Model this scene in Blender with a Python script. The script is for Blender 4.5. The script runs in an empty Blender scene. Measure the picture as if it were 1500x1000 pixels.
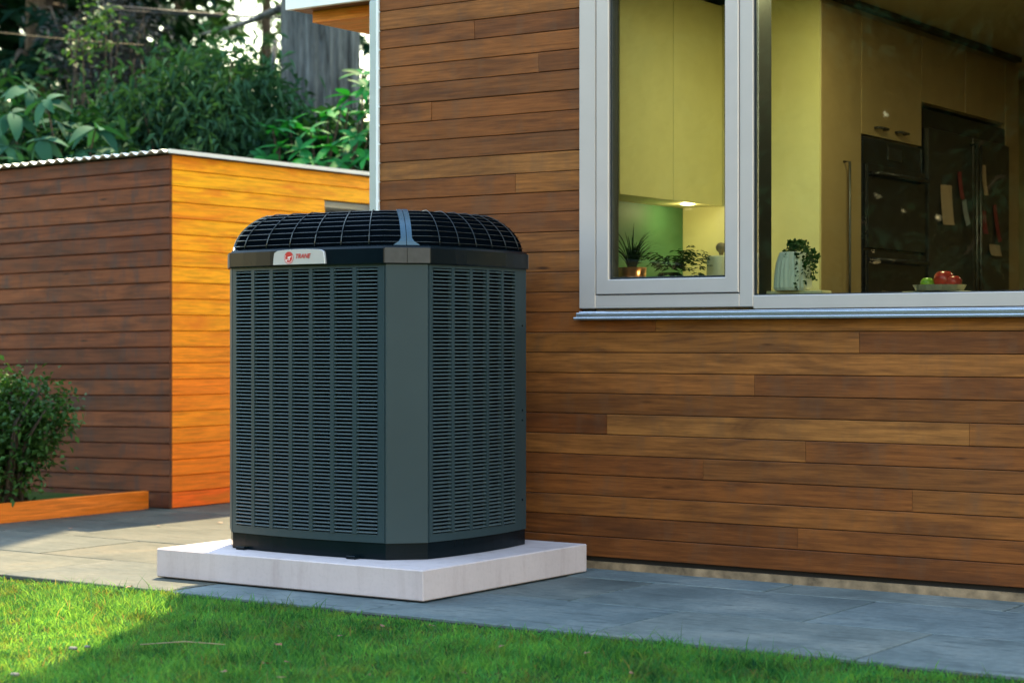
import bpy, bmesh, math, random
import numpy as np
from mathutils import Vector, Matrix, Euler

scene = bpy.context.scene
col = scene.collection
rad = math.radians
rng = random.Random(11)
nrng = np.random.default_rng(5)

# ------------------------------------------------------------------ camera
# World axes: the house wall is the plane y=0 (outdoors is y<0), x runs along it, the house corner is the origin.
TH = rad(34.29)
CAM = Vector((5.340, -6.784, 0.937))
FPX = 2830.0
cam_data = bpy.data.cameras.new("camera")
cam = bpy.data.objects.new("camera", cam_data)
col.objects.link(cam)
cam.location = CAM
cam.rotation_euler = (rad(90), 0, TH)
cam_data.sensor_width = 36
cam_data.lens = FPX / 1500 * 36
cam_data.clip_start = 0.05
cam_data.clip_end = 2000
cam_data.dof.use_dof = True
cam_data.dof.focus_distance = 7.35
cam_data.dof.aperture_fstop = 3.2
scene.camera = cam

# ------------------------------------------------------------------ sky, sun, exposure
SUN_EL = rad(58)
SUN_AZ = Vector((-0.4425, 0.8964, 0)).normalized()
SUN = Vector((SUN_AZ.x * math.cos(SUN_EL), SUN_AZ.y * math.cos(SUN_EL), math.sin(SUN_EL)))
world = bpy.data.worlds.new("World")
scene.world = world
world.use_nodes = True
wn = world.node_tree
sky = wn.nodes.new("ShaderNodeTexSky")
sky.sky_type = 'NISHITA'
sky.sun_disc = False
sky.sun_elevation = SUN_EL
sky.sun_rotation = math.atan2(SUN_AZ.x, SUN_AZ.y)
sky.air_density = 2.3
sky.dust_density = 0.3
sky.ozone_density = 0.1
bg = wn.nodes["Background"]
bg.inputs[1].default_value = 0.15
wn.links.new(sky.outputs[0], bg.inputs[0])
sun_data = bpy.data.lights.new("sun", 'SUN')
sun_data.energy = 4.0
sun_data.angle = rad(0.55)
sun_data.color = (1.0, 0.80, 0.46)
sun = bpy.data.objects.new("sun", sun_data)
col.objects.link(sun)
sun.rotation_euler = (-SUN).to_track_quat('-Z', 'Y').to_euler()
sun.location = (0, 0, 20)
scene.view_settings.view_transform = 'Standard'
scene.view_settings.look = 'None'
scene.view_settings.gamma = 1.0
scene.view_settings.use_curve_mapping = False
scene.view_settings.exposure = 2.2
scene.cycles.max_bounces = 7
scene.cycles.transparent_max_bounces = 16
scene.cycles.caustics_reflective = False
scene.cycles.caustics_refractive = False
scene.cycles.sample_clamp_indirect = 6.0

# ------------------------------------------------------------------ helpers
R2 = Vector((math.cos(TH), math.sin(TH), 0))
F2 = Vector((-math.sin(TH), math.cos(TH), 0))
def at(px, py, D):
    """a point D metres deep along the view through a pixel of the 1500x1000 photo"""
    return CAM + D * (F2 + (px - 750) / FPX * R2 + Vector((0, 0, (500 - py) / FPX)))

def tag(o, label=None, cat=None, group=None, kind=None):
    if label: o["label"] = label
    if cat: o["category"] = cat
    if group: o["group"] = group
    if kind: o["kind"] = kind
    return o

def empty(name, loc=(0, 0, 0), rz=0.0, parent=None):
    o = bpy.data.objects.new(name, None)
    o.empty_display_size = 0.1
    col.objects.link(o)
    o.location = loc
    o.rotation_euler = (0, 0, rz)
    if parent: o.parent = parent
    return o

class MB:
    def __init__(s): s.v = []; s.f = []; s.sm = []
    def add(s, vs, fs, smooth=False):
        b = len(s.v)
        s.v += [tuple(p) for p in vs]
        for f in fs:
            s.f.append(tuple(b + i for i in f)); s.sm.append(smooth)
        return s
    def box(s, x0, x1, y0, y1, z0, z1):
        vs = [(x0,y0,z0),(x1,y0,z0),(x1,y1,z0),(x0,y1,z0),(x0,y0,z1),(x1,y0,z1),(x1,y1,z1),(x0,y1,z1)]
        return s.add(vs, [(0,3,2,1),(4,5,6,7),(0,1,5,4),(1,2,6,5),(2,3,7,6),(3,0,4,7)])
    def bbox(s, x0, x1, y0, y1, z0, z1, c):
        """box with chamfered edges"""
        bm = bmesh.new()
        bmesh.ops.create_cube(bm, size=1.0)
        for v in bm.verts:
            v.co = Vector(((x0+x1)/2 + v.co.x*(x1-x0), (y0+y1)/2 + v.co.y*(y1-y0), (z0+z1)/2 + v.co.z*(z1-z0)))
        bmesh.ops.bevel(bm, geom=list(bm.edges), offset=c, segments=1, affect='EDGES', profile=0.5)
        bm.verts.index_update()
        s.add([v.co[:] for v in bm.verts], [[v.index for v in f.verts] for f in bm.faces])
        bm.free()
        return s
    def prism(s, poly, z0, z1, smooth=False, caps=True):
        n = len(poly)
        vs = [(x, y, z0) for x, y in poly] + [(x, y, z1) for x, y in poly]
        s.add(vs, [(i, (i+1) % n, n + (i+1) % n, n + i) for i in range(n)], smooth)
        if caps:
            b = len(s.v) - 2*n
            s.f.append(tuple(b + n + i for i in range(n))); s.sm.append(False)
            s.f.append(tuple(b + n - 1 - i for i in range(n))); s.sm.append(False)
        return s
    def tube(s, pts, r, n=6, closed=False, smooth=True, caps=True):
        pts = [Vector(p) for p in pts]
        m = len(pts)
        rs = r if isinstance(r, (list, tuple)) else [r] * m
        vs = []
        for i, p in enumerate(pts):
            a = pts[(i-1) % m] if (closed or i > 0) else p
            b = pts[(i+1) % m] if (closed or i < m-1) else p
            t = (b - a)
            if t.length < 1e-9: t = Vector((0,0,1))
            t.normalize()
            ref = Vector((0,0,1)) if abs(t.z) < 0.9 else Vector((1,0,0))
            u = t.cross(ref).normalized(); w = u.cross(t)
            for k in range(n):
                an = 2*math.pi*k/n
                vs.append(p + rs[i]*(math.cos(an)*u + math.sin(an)*w))
        fs = []
        for i in range(m if closed else m-1):
            for k in range(n):
                a = i*n + k; b = i*n + (k+1) % n
                c = ((i+1) % m)*n + (k+1) % n; d = ((i+1) % m)*n + k
                fs.append((a, d, c, b))
        if caps and not closed:
            fs.append(tuple(range(n))); fs.append(tuple((m-1)*n + n-1-k for k in range(n)))
        return s.add(vs, fs, smooth)
    def lathe(s, prof, cx=0, cy=0, n=24, smooth=True, rib=0, ribn=0):
        vs = []
        for r, z in prof:
            for k in range(n):
                an = 2*math.pi*k/n
                rr = r * (1 + (rib if (ribn and k % 2) else 0))
                vs.append((cx + rr*math.cos(an), cy + rr*math.sin(an), z))
        fs = []
        for i in range(len(prof)-1):
            for k in range(n):
                fs.append((i*n+k, i*n+(k+1)%n, (i+1)*n+(k+1)%n, (i+1)*n+k))
        return s.add(vs, fs, smooth)
    def build(s, name, mat, parent=None, loc=None, rz=0.0):
        me = bpy.data.meshes.new(name)
        me.from_pydata(s.v, [], s.f)
        me.polygons.foreach_set("use_smooth", s.sm)
        me.materials.append(mat)
        me.update()
        return link(name, me, parent, loc, rz)

def link(name, me, parent=None, loc=None, rz=0.0):
    o = bpy.data.objects.new(name, me)
    col.objects.link(o)
    if loc is not None: o.location = loc
    if rz: o.rotation_euler = (0, 0, rz)
    if parent: o.parent = parent
    return o

def np_mesh(name, V, Fq, mat, parent=None, tint=None, smooth=False):
    """mesh from numpy: V (n,3), Fq (m,k)"""
    me = bpy.data.meshes.new(name)
    V = np.asarray(V, dtype=np.float32); Fq = np.asarray(Fq, dtype=np.int32)
    m, k = Fq.shape
    me.vertices.add(len(V)); me.vertices.foreach_set("co", V.ravel())
    me.loops.add(m*k); me.loops.foreach_set("vertex_index", Fq.ravel())
    me.polygons.add(m); me.polygons.foreach_set("loop_start", np.arange(m, dtype=np.int32)*k)
    if smooth: me.polygons.foreach_set("use_smooth", np.ones(m, dtype=bool))
    if tint is not None:
        a = me.attributes.new("tint", 'FLOAT', 'POINT')
        a.data.foreach_set("value", np.asarray(tint, dtype=np.float32))
    me.materials.append(mat)
    me.update(calc_edges=True)
    o = bpy.data.objects.new(name, me)
    col.objects.link(o)
    if parent: o.parent = parent
    return o

# ------------------------------------------------------------------ materials
def new_mat(name):
    m = bpy.data.materials.new(name); m.use_nodes = True
    nt = m.node_tree
    return m, nt, nt.nodes["Principled BSDF"]
def N(nt, typ, **kw):
    n = nt.nodes.new(typ)
    for k, v in kw.items(): setattr(n, k, v)
    return n
def ramp(nt, src, stops):
    r = N(nt, "ShaderNodeValToRGB")
    e = r.color_ramp.elements
    e[0].position, e[0].color = stops[0][0], (*stops[0][1], 1)
    e[1].position, e[1].color = stops[-1][0], (*stops[-1][1], 1)
    for p, c in stops[1:-1]:
        q = e.new(p); q.color = (*c, 1)
    nt.links.new(src, r.inputs[0])
    return r
def mixc(nt, typ, fac, a, b):
    m = N(nt, "ShaderNodeMix", data_type='RGBA', blend_type=typ)
    for sock, val in ((m.inputs[0], fac), (m.inputs[6], a), (m.inputs[7], b)):
        if hasattr(val, "links") or hasattr(val, "is_linked"): nt.links.new(val, sock)
        elif isinstance(val, (int, float)): sock.default_value = val
        else: sock.default_value = (*val, 1)
    return m.outputs[2]
def coords(nt, scale=(1,1,1), use="Object", rand=0.0):
    tc = N(nt, "ShaderNodeTexCoord")
    mp = N(nt, "ShaderNodeMapping")
    mp.inputs["Scale"].default_value = scale
    nt.links.new(tc.outputs[use], mp.inputs[0])
    if rand:
        oi = N(nt, "ShaderNodeObjectInfo")
        mu = N(nt, "ShaderNodeMath", operation='MULTIPLY'); mu.inputs[1].default_value = rand
        nt.links.new(oi.outputs["Random"], mu.inputs[0])
        cb = N(nt, "ShaderNodeCombineXYZ")
        for i in range(3): nt.links.new(mu.outputs[0], cb.inputs[i])
        nt.links.new(cb.outputs[0], mp.inputs[1])
    return mp.outputs[0]
def noise(nt, vec, scale, detail=4, rough=0.55, dist=0.0):
    n = N(nt, "ShaderNodeTexNoise")
    n.inputs["Scale"].default_value = scale; n.inputs["Detail"].default_value = detail
    n.inputs["Roughness"].default_value = rough; n.inputs["Distortion"].default_value = dist
    nt.links.new(vec, n.inputs[0])
    return n.outputs[0]
def bump(nt, bsdf, h, strength, dist):
    b = N(nt, "ShaderNodeBump"); b.inputs["Strength"].default_value = strength; b.inputs["Distance"].default_value = dist
    nt.links.new(h, b.inputs["Height"]); nt.links.new(b.outputs[0], bsdf.inputs["Normal"])

def simple(name, c, rough=0.5, metal=0.0, var=0.12, nscale=9.0, spec=0.5, bumpd=0.0, bscale=200.0, coat=0.0):
    m, nt, b = new_mat(name)
    v = coords(nt)
    n = noise(nt, v, nscale, 5)
    lo = tuple(max(0, x*(1-var)) for x in c); hi = tuple(min(1, x*(1+var)) for x in c)
    r = ramp(nt, n, [(0.3, lo), (0.7, hi)])
    nt.links.new(r.outputs[0], b.inputs["Base Color"])
    b.inputs["Roughness"].default_value = rough; b.inputs["Metallic"].default_value = metal
    b.inputs["Specular IOR Level"].default_value = spec
    if coat: b.inputs["Coat Weight"].default_value = coat; b.inputs["Coat Roughness"].default_value = 0.15
    if bumpd: bump(nt, b, noise(nt, v, bscale, 3), 0.6, bumpd)
    return m

def wood(name, dark, blotch, grain=(1.3, 30, 30), blotch_scale=(1.6, 9, 9), rough=0.5, knots=True, weather=None):
    """board material: own colour from the object's colour, grain along local x"""
    m, nt, b = new_mat(name)
    oi = N(nt, "ShaderNodeObjectInfo")
    g = noise(nt, coords(nt, grain, rand=40.0), 3.2, 8, 0.62, 0.35)
    gr = ramp(nt, g, [(0.28, (0.62,)*3), (0.50, (0.98,)*3), (0.75, (1.20,)*3)])
    c1 = mixc(nt, 'MULTIPLY', 1.0, oi.outputs["Color"], gr.outputs[0])
    f = noise(nt, coords(nt, (grain[0]*2.0, 46, 46), rand=23.0), 2.4, 6, 0.7)
    fr = ramp(nt, f, [(0.3, (0.70,)*3), (0.7, (1.24,)*3)])
    c2 = mixc(nt, 'MULTIPLY', 1.0, c1, fr.outputs[0])
    bl = noise(nt, coords(nt, blotch_scale, rand=67.0), 1.5, 5, 0.6, 0.6)
    br = ramp(nt, bl, [(0.46, (0,)*3), (0.70, (blotch,)*3)])
    c3 = mixc(nt, 'MIX', br.outputs[0], c2, dark)
    if weather:
        wv = noise(nt, coords(nt, (7, 2.0, 2.0), rand=11.0), 1.6, 5, 0.65)
        wr = ramp(nt, wv, [(0.50, (0,)*3), (0.74, (weather[1],)*3)])
        c3 = mixc(nt, 'MIX', wr.outputs[0], c3, weather[0])
    if knots:
        vo = N(nt, "ShaderNodeTexVoronoi"); vo.inputs["Scale"].default_value = 1.0
        nt.links.new(coords(nt, (1.7, 9, 9), rand=31.0), vo.inputs[0])
        kr = ramp(nt, vo.outputs["Distance"], [(0.028, (0.85,)*3), (0.075, (0,)*3)])
        c3 = mixc(nt, 'MIX', kr.outputs[0], c3, tuple(x*0.45 for x in dark))
    nt.links.new(c3, b.inputs["Base Color"])
    rr = ramp(nt, g, [(0.3, (rough+0.12,)*3), (0.7, (rough-0.06,)*3)])
    nt.links.new(rr.outputs[0], b.inputs["Roughness"])
    b.inputs["Specular IOR Level"].default_value = 0.16
    bump(nt, b, f, 0.35, 0.002)
    return m

def leaf_mat(name, c_dark, c_light, rough=0.4, trans=0.25, tcol=None, spec=0.5, patch=None, attr=False, dry=None):
    m, nt, b = new_mat(name)
    if attr:
        a = N(nt, "ShaderNodeAttribute"); a.attribute_name = "tint"
        src = a.outputs["Fac"]
    else:
        oi = N(nt, "ShaderNodeObjectInfo"); src = oi.outputs["Random"]
    r = ramp(nt, src, [(0.0, c_dark), (1.0, c_light)])
    c = r.outputs[0]
    if patch:
        n = noise(nt, coords(nt), patch[0], 4, 0.6)
        pr = ramp(nt, n, [(0.52, (0,)*3), (0.72, (patch[2],)*3)])
        c = mixc(nt, 'MIX', pr.outputs[0], c, patch[1])
    if dry:
        dr = ramp(nt, src, [(0.93, (0,)*3), (0.97, (1,)*3)])
        c = mixc(nt, 'MIX', dr.outputs[0], c, dry)
    nt.links.new(c, b.inputs["Base Color"])
    b.inputs["Roughness"].default_value = rough
    b.inputs["Specular IOR Level"].default_value = spec
    t = N(nt, "ShaderNodeBsdfTranslucent")
    tm = mixc(nt, 'MULTIPLY', 1.0, c, tcol or (1.6, 1.7, 0.7))
    nt.links.new(tm, t.inputs[0])
    mx = N(nt, "ShaderNodeMixShader"); mx.inputs[0].default_value = trans
    nt.links.new(b.outputs[0], mx.inputs[1]); nt.links.new(t.outputs[0], mx.inputs[2])
    nt.links.new(mx.outputs[0], nt.nodes["Material Output"].inputs[0])
    return m

M = {}
M['cedar'] = wood('cedar_cladding', (0.062, 0.022, 0.010), 0.70, weather=((0.105, 0.058, 0.034), 0.45))
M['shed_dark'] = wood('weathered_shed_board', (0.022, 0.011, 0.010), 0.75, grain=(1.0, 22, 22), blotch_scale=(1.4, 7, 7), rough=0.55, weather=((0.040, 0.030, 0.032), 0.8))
M['orange_glow'] = wood('glow_orange_board', (0.72, 0.15, 0.004), 0.75, grain=(1.2, 22, 22), rough=0.5, knots=False)  # boards with warm reflected glow put into the colour
M['soffit'] = wood('soffit_board', (0.09, 0.035, 0.015), 0.4, knots=False)
M['backing'] = simple('dark_membrane', (0.012, 0.010, 0.010), 0.9)
M['plaster'] = simple('render_coat', (0.55, 0.53, 0.50), 0.8, bumpd=0.001)
M['foundation'] = simple('foundation_edge', (0.22, 0.15, 0.09), 0.9, var=0.6, nscale=14, bumpd=0.003, bscale=60)
M['alu'] = simple('satin_aluminium', (0.47, 0.415, 0.405), 0.38, 0.25, 0.03, spec=0.5)
M['alu_bright'] = simple('sill_aluminium', (0.62, 0.66, 0.72), 0.22, 0.85, 0.04)
M['white_paint'] = simple('white_paint', (0.74, 0.76, 0.78), 0.4, var=0.04)
M['trim_grey'] = simple('corner_trim_grey', (0.34, 0.40, 0.42), 0.35, 0.3, 0.06)
M['black_frame'] = simple('black_gasket', (0.010, 0.014, 0.016), 0.4)
M['roof_metal'] = simple('corrugated_metal', (0.66, 0.66, 0.68), 0.35, 0.4, 0.15)
M['roof_dark'] = simple('house_roofing', (0.07, 0.07, 0.075), 0.8, bumpd=0.002)

# concrete pad
def pad_mat():
    m, nt, b = new_mat('cast_concrete')
    v = coords(nt)
    n1 = noise(nt, v, 3.0, 6, 0.65); n2 = noise(nt, v, 60.0, 4, 0.6)
    c = ramp(nt, n1, [(0.3, (0.455, 0.375, 0.385)), (0.7, (0.52, 0.432, 0.440))]).outputs[0]
    s = ramp(nt, n2, [(0.30, (0.94,)*3), (0.5, (1.0,)*3)]).outputs[0]
    c = mixc(nt, 'MULTIPLY', 1.0, c, s)
    st = noise(nt, coords(nt, (9, 9, 1.2)), 2.0, 5, 0.6)
    c = mixc(nt, 'MULTIPLY', 1.0, c, ramp(nt, st, [(0.28, (0.86, 0.83, 0.82)), (0.5, (1.0,)*3)]).outputs[0])
    nt.links.new(c, b.inputs["Base Color"]); b.inputs["Roughness"].default_value = 0.8
    bump(nt, b, n2, 0.5, 0.0012)
    return m
M['pad'] = pad_mat()

def paver_mat():
    m, nt, b = new_mat('bluestone_paver')
    v = coords(nt, rand=30.0)
    n1 = noise(nt, v, 2.6, 7, 0.65, 0.4); n2 = noise(nt, v, 38.0, 5, 0.65); n3 = noise(nt, coords(nt, (5, 26, 5), rand=13.0), 1.4, 5, 0.6, 0.5)
    oi = N(nt, "ShaderNodeObjectInfo")
    c = ramp(nt, n1, [(0.30, (0.075, 0.105, 0.115)), (0.52, (0.135, 0.165, 0.172)), (0.72, (0.200, 0.220, 0.215))]).outputs[0]
    c = mixc(nt, 'MULTIPLY', 1.0, c, ramp(nt, n2, [(0.3, (0.82,)*3), (0.7, (1.14,)*3)]).outputs[0])
    c = mixc(nt, 'MIX', ramp(nt, n3, [(0.54, (0,)*3), (0.70, (0.75,)*3)]).outputs[0], c, (0.055, 0.070, 0.076))
    n4 = noise(nt, coords(nt, (3, 14, 3), rand=51.0), 3.0, 6, 0.7)
    c = mixc(nt, 'MIX', ramp(nt, n4, [(0.66, (0,)*3), (0.76, (0.5,)*3)]).outputs[0], c, (0.30, 0.32, 0.31))
    c = mixc(nt, 'MULTIPLY', 1.0, c, oi.outputs["Color"])
    nt.links.new(c, b.inputs["Base Color"])
    rr = ramp(nt, n1, [(0.3, (0.55,)*3), (0.7, (0.78,)*3)])
    nt.links.new(rr.outputs[0], b.inputs["Roughness"]); b.inputs["Specular IOR Level"].default_value = 0.14
    bump(nt, b, n2, 0.5, 0.002)
    return m
M['paver'] = paver_mat()
M['bedding'] = simple('joint_sand', (0.030, 0.030, 0.028), 0.95, var=0.4, nscale=30)

def soil_mat():
    m, nt, b = new_mat('lawn_soil')
    v = coords(nt)
    n1 = noise(nt, v, 5.0, 6, 0.7); n2 = noise(nt, v, 90.0, 4)
    c = ramp(nt, n1, [(0.3, (0.018, 0.040, 0.010)), (0.55, (0.040, 0.070, 0.015)), (0.75, (0.075, 0.060, 0.028))]).outputs[0]
    c = mixc(nt, 'MULTIPLY', 1.0, c, ramp(nt, n2, [(0.3, (0.6,)*3), (0.7, (1.2,)*3)]).outputs[0])
    nt.links.new(c, b.inputs["Base Color"]); b.inputs["Roughness"].default_value = 0.95; b.inputs["Specular IOR Level"].default_value = 0.05
    bump(nt, b, n2, 1.0, 0.01)
    return m
M['soil'] = soil_mat()
M['grass'] = leaf_mat('grass_blade', (0.002, 0.052, 0.018), (0.050, 0.360, 0.075), 0.6, 0.60, (6.5, 1.6, 0.75), 0.12, patch=(8.0, (0.055, 0.120, 0.035), 0.6), attr=True, dry=(0.045, 0.120, 0.055))
M['dead_leaf'] = simple('dead_leaf', (0.20, 0.085, 0.045), 0.7, var=0.5, nscale=40)
M['twig'] = simple('dry_twig', (0.30, 0.22, 0.13), 0.8, var=0.3)
M['stone'] = simple('pale_pebble', (0.12, 0.11, 0.09), 0.7, var=0.2, nscale=40)

# ------------------------------------------------------------------ ground, patio, lawn
g = MB(); g.box(-400, 400, -400, 400, -0.9, -0.075)
tag(g.build('ground', M['soil']), 'dark soil ground stretching under the whole garden', 'ground', kind='structure')
LAWN_Y = -1.505
g = MB(); g.box(-14, 14, -16, LAWN_Y - 0.004, -0.07, -0.022)
tag(g.build('lawn', M['soil']), 'green lawn in front of the paving', 'lawn', kind='structure')
g = MB(); g.box(-9.5, 9.3, LAWN_Y, 4.6, -0.07, -0.012)
patio = tag(g.build('patio', M['bedding']), 'grey stone patio paving around the house', 'patio', kind='structure')

ROW0, ROWH, COLW = -1.505, 0.625, 0.93
A0 = 2.96   # a cross joint of the row at the lawn
for j in range(0, 9):
    y0 = ROW0 + j*ROWH; y1 = y0 + ROWH
    shift = A0 if j % 2 == 0 else A0 - 0.47
    k = -14
    while True:
        x0 = shift + k*COLW; x1 = x0 + COLW; k += 1
        if x0 < -7.2: continue
        if x0 > 6.0: break
        if y0 > 0.05 and x1 > 0.02:      # under the house
            continue
        if y0 > 1.0 and x0 < -2.4 and x1 < -2.3: continue   # under the shed
        yy1 = min(y1, 0.05) if (x1 > 0.05 and y0 < 0.05) else y1
        if yy1 - y0 < 0.05: continue
        gap = 0.009
        b = MB(); b.bbox(0, x1-x0-gap, 0, yy1-y0-gap, -0.045, 0.0, 0.003)
        o = b.build('paver', M['paver'], patio, (x0+gap/2, y0+gap/2, rng.uniform(-0.0028, 0.0)))
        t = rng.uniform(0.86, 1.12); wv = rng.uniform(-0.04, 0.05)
        if x0 < 0.1: t *= 0.45; wv += 0.20  # pavers lying in the sun: sunlit tone put into colour, darker and warmer
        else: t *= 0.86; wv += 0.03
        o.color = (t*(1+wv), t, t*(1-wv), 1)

def grass_field(x0, x1, y0, y1, n, hmin, hmax, w, parent=None):
    x = nrng.uniform(x0, x1, n); y = nrng.uniform(y0, y1, n)
    # clumps: shift blades towards random centres
    nc = max(30, n // 90)
    cx = nrng.uniform(x0, x1, nc); cy = nrng.uniform(y0, y1, nc); pick = nrng.integers(0, nc, n)
    mk = nrng.random(n) < 0.55
    x = np.where(mk, cx[pick] + nrng.normal(0, 0.022, n), x); y = np.where(mk, cy[pick] + nrng.normal(0, 0.022, n), y)
    keep = (y < y1 + 0.012)
    x, y, pick, mk = x[keep], y[keep], pick[keep], mk[keep]
    n = len(x)
    ch = nrng.uniform(0.6, 1.4, nc)
    big = 0.80 + 0.34*np.sin(x*2.9 + 1.3*np.sin(y*2.3)) * np.cos(y*3.7 + 0.8*np.sin(x*4.1))
    h = nrng.uniform(hmin, hmax, n) * np.where(mk, ch[pick], 1.0) * big
    h = np.where(nrng.random(n) < 0.10, h*nrng.uniform(1.3, 2.1, n), h)
    ang = nrng.uniform(0, 2*np.pi, n); lean = nrng.uniform(0.1, 1.5, n)*h
    la = nrng.uniform(0, 2*np.pi, n)
    ww = w*nrng.uniform(0.6, 1.4, n)
    dx, dy = np.cos(ang)*ww/2, np.sin(ang)*ww/2
    lx, ly = np.cos(la)*lean, np.sin(la)*lean
    z0 = np.full(n, -0.024)
    V = np.empty((n, 5, 3), np.float32)
    V[:,0] = np.stack([x-dx, y-dy, z0], 1); V[:,1] = np.stack([x+dx, y+dy, z0], 1)
    V[:,2] = np.stack([x+dx*0.8+lx*0.35, y+dy*0.8+ly*0.35, z0+h*0.58], 1)
    V[:,3] = np.stack([x-dx*0.8+lx*0.35, y-dy*0.8+ly*0.35, z0+h*0.58], 1)
    V[:,4] = np.stack([x+lx, y+ly, z0+h], 1)
    base = (np.arange(n)*5)[:,None]
    T = np.concatenate([base+np.array([[0,1,2]]), base+np.array([[0,2,3]]), base+np.array([[3,2,4]])], 0)
    t = np.clip(np.where(mk, 1.0*(1.4-ch[pick])/0.8, 0.5)*0.62 + nrng.random(n)*0.38, 0, 1)
    t = np.clip(t + 0.22*np.sin(x*9.1 + 2*np.sin(y*6.3))*np.sin(y*8.7 + 1.7*np.sin(x*5.1)), 0, 1)
    t = np.where(nrng.random(n) < 0.05, 1.0, t*0.9)
    o = np_mesh('grass', V.reshape(-1,3), T, M['grass'], parent, np.repeat(t, 5))
    return o
gr = grass_field(-2.2, 4.3, -3.9, LAWN_Y, 340000, 0.010, 0.038, 0.0033)
tag(gr, 'short green lawn grass in front of the paving', 'grass', kind='stuff')
gr2 = grass_field(-12, 12, -14, -3.9, 90000, 0.03, 0.06, 0.012)
gr2.name = 'rough_grass'
tag(gr2, 'wider grass of the garden beyond the lawn edge', 'grass', kind='stuff')

# fallen leaves, pebbles on the lawn
def leaf_bit(seed, s):
    r = random.Random(seed); b = MB()
    n = 7; vs = [(0, 0, 0.004)]
    for k in range(n):
        a = 2*math.pi*k/n; q = s*r.uniform(0.55, 1.0)*(1.0 if k % 2 else 0.8)
        vs.append((q*math.cos(a), 0.6*q*math.sin(a), r.uniform(0, 0.008)))
    b.add(vs, [(0, 1+k, 1+(k+1) % n) for k in range(n)])
    return b
LEAF_LABELS = ['brown dead leaf on the shaded lawn below the front corner of the pad', 'brown dead leaf in the shaded grass just past the tip of the dry twig', 'brown dead leaf low in the shaded lawn under the twig tip',
    'brown dead leaf close beside another low under the twig', 'brown dead leaf at the bottom edge below the twig', 'brown dead leaf at the sunlit lawn edge, left of its twin', 'brown dead leaf between the twig and the bottom edge',
    'brown dead leaf at the bottom edge under the middle of the pad', 'brown dead leaf at the bottom edge under the corner of the pad', 'brown dead leaf on the lawn in line with the window corner', 'brown dead leaf at the sunlit lawn edge, right of its twin',
    'brown dead leaf on the lawn edge straight below the pad corner', 'brown dead leaf on the lawn below the far end of the pad', 'brown dead leaf near the lawn edge just before the pad corner', 'rightmost brown dead leaf on the lawn']
spots = [(500,930),(408,942),(390,970),(420,968),(415,990),(180,825+35),(327,983),(540,987),(680,985),(735,945),(190,858),(632,915),(860,955),(560,915),(925,985)]
for i, (px, py) in enumerate(spots):
    d = (CAM.z - 0.02) * FPX / (py - 500)
    p = at(px, py, d)
    o = leaf_bit(i, rng.uniform(0.016, 0.026)).build('fallen_leaf', M['dead_leaf'], None, (p.x, p.y, 0.016), rng.uniform(0, 6))
    o.rotation_euler.x = rng.uniform(-0.3, 0.3)
    tag(o, LEAF_LABELS[i], 'leaf', 'dead leaves on the lawn')
for i, (px, py, s) in enumerate([(107, 944, 0.014), (22, 982, 0.014), (128, 941, 0.010)]):
    d = (CAM.z - 0.015) * FPX / (py - 500); p = at(px, py, d)
    b = MB(); b.lathe([(0.001, 0), (s*0.8, 0.001), (s, s*0.4), (s*0.7, s*0.75), (0.001, s*0.85)], n=9)
    o = b.build('pebble', M['stone'], None, (p.x, p.y, 0.0)); o.scale = (1.2, 0.9, 0.9)
    tag(o, ['white pebble in the sunlit grass at the shadow edge', 'pale pebble in the grass at the bottom corner of the lawn', 'smaller pebble beside the white one at the shadow edge'][i], 'pebble')
b = MB(); p0 = at(205, 952, CAM.z*FPX/452); p1 = at(330, 951, CAM.z*FPX/451)
b.tube([(p0.x,p0.y,0.018), ((p0.x+p1.x)/2+0.01,(p0.y+p1.y)/2,0.027), (p1.x,p1.y,0.016)], 0.0016, 5)
tag(b.build('twig', M['twig']), 'thin dry twig lying across the shaded lawn', 'twig')

for i, (px, py, lab) in enumerate([(103, 775, 'dark leaf scrap on the sunlit paving before the edging board'), (232, 771, 'dark leaf scrap on the paving below the shed corner'), (322, 766, 'dark leaf scrap on the paving close to the air conditioner')]):
    d = CAM.z * FPX / (py - 500); p = at(px, py, d)
    o = leaf_bit(50+i, 0.022).build('leaf_scrap', M['dead_leaf'], None, (p.x, p.y, 0.003), rng.uniform(0, 6)); tag(o, lab, 'leaf', 'leaf scraps on the paving')

# ------------------------------------------------------------------ boards
def board_mesh(L, h, t, ch=0.004, tilt=0.0):
    """board: length along +x, front face -y at y=0, back at y=t"""
    prof = [(0.0+0.0, ch), (ch, 0.0), (t, 0.0), (t, h), (ch, h), (0.0, h-ch)]   # (y,z)
    prof = [(y + tilt*(z/h), z) for y, z in prof]
    n = len(prof); b = MB()
    vs = [(0, y, z) for y, z in prof] + [(L, y, z) for y, z in prof]
    b.add(vs, [(i, (i+1) % n, n+(i+1) % n, n+i)[::-1] for i in range(n)])
    b.f.append(tuple(range(n))); b.sm.append(False)
    b.f.append(tuple(n+n-1-i for i in range(n))); b.sm.append(False)
    return b
def fix_normals(o):
    bm = bmesh.new(); bm.from_mesh(o.data); bmesh.ops.recalc_face_normals(bm, faces=bm.faces); bm.to_mesh(o.data); bm.free()

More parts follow.
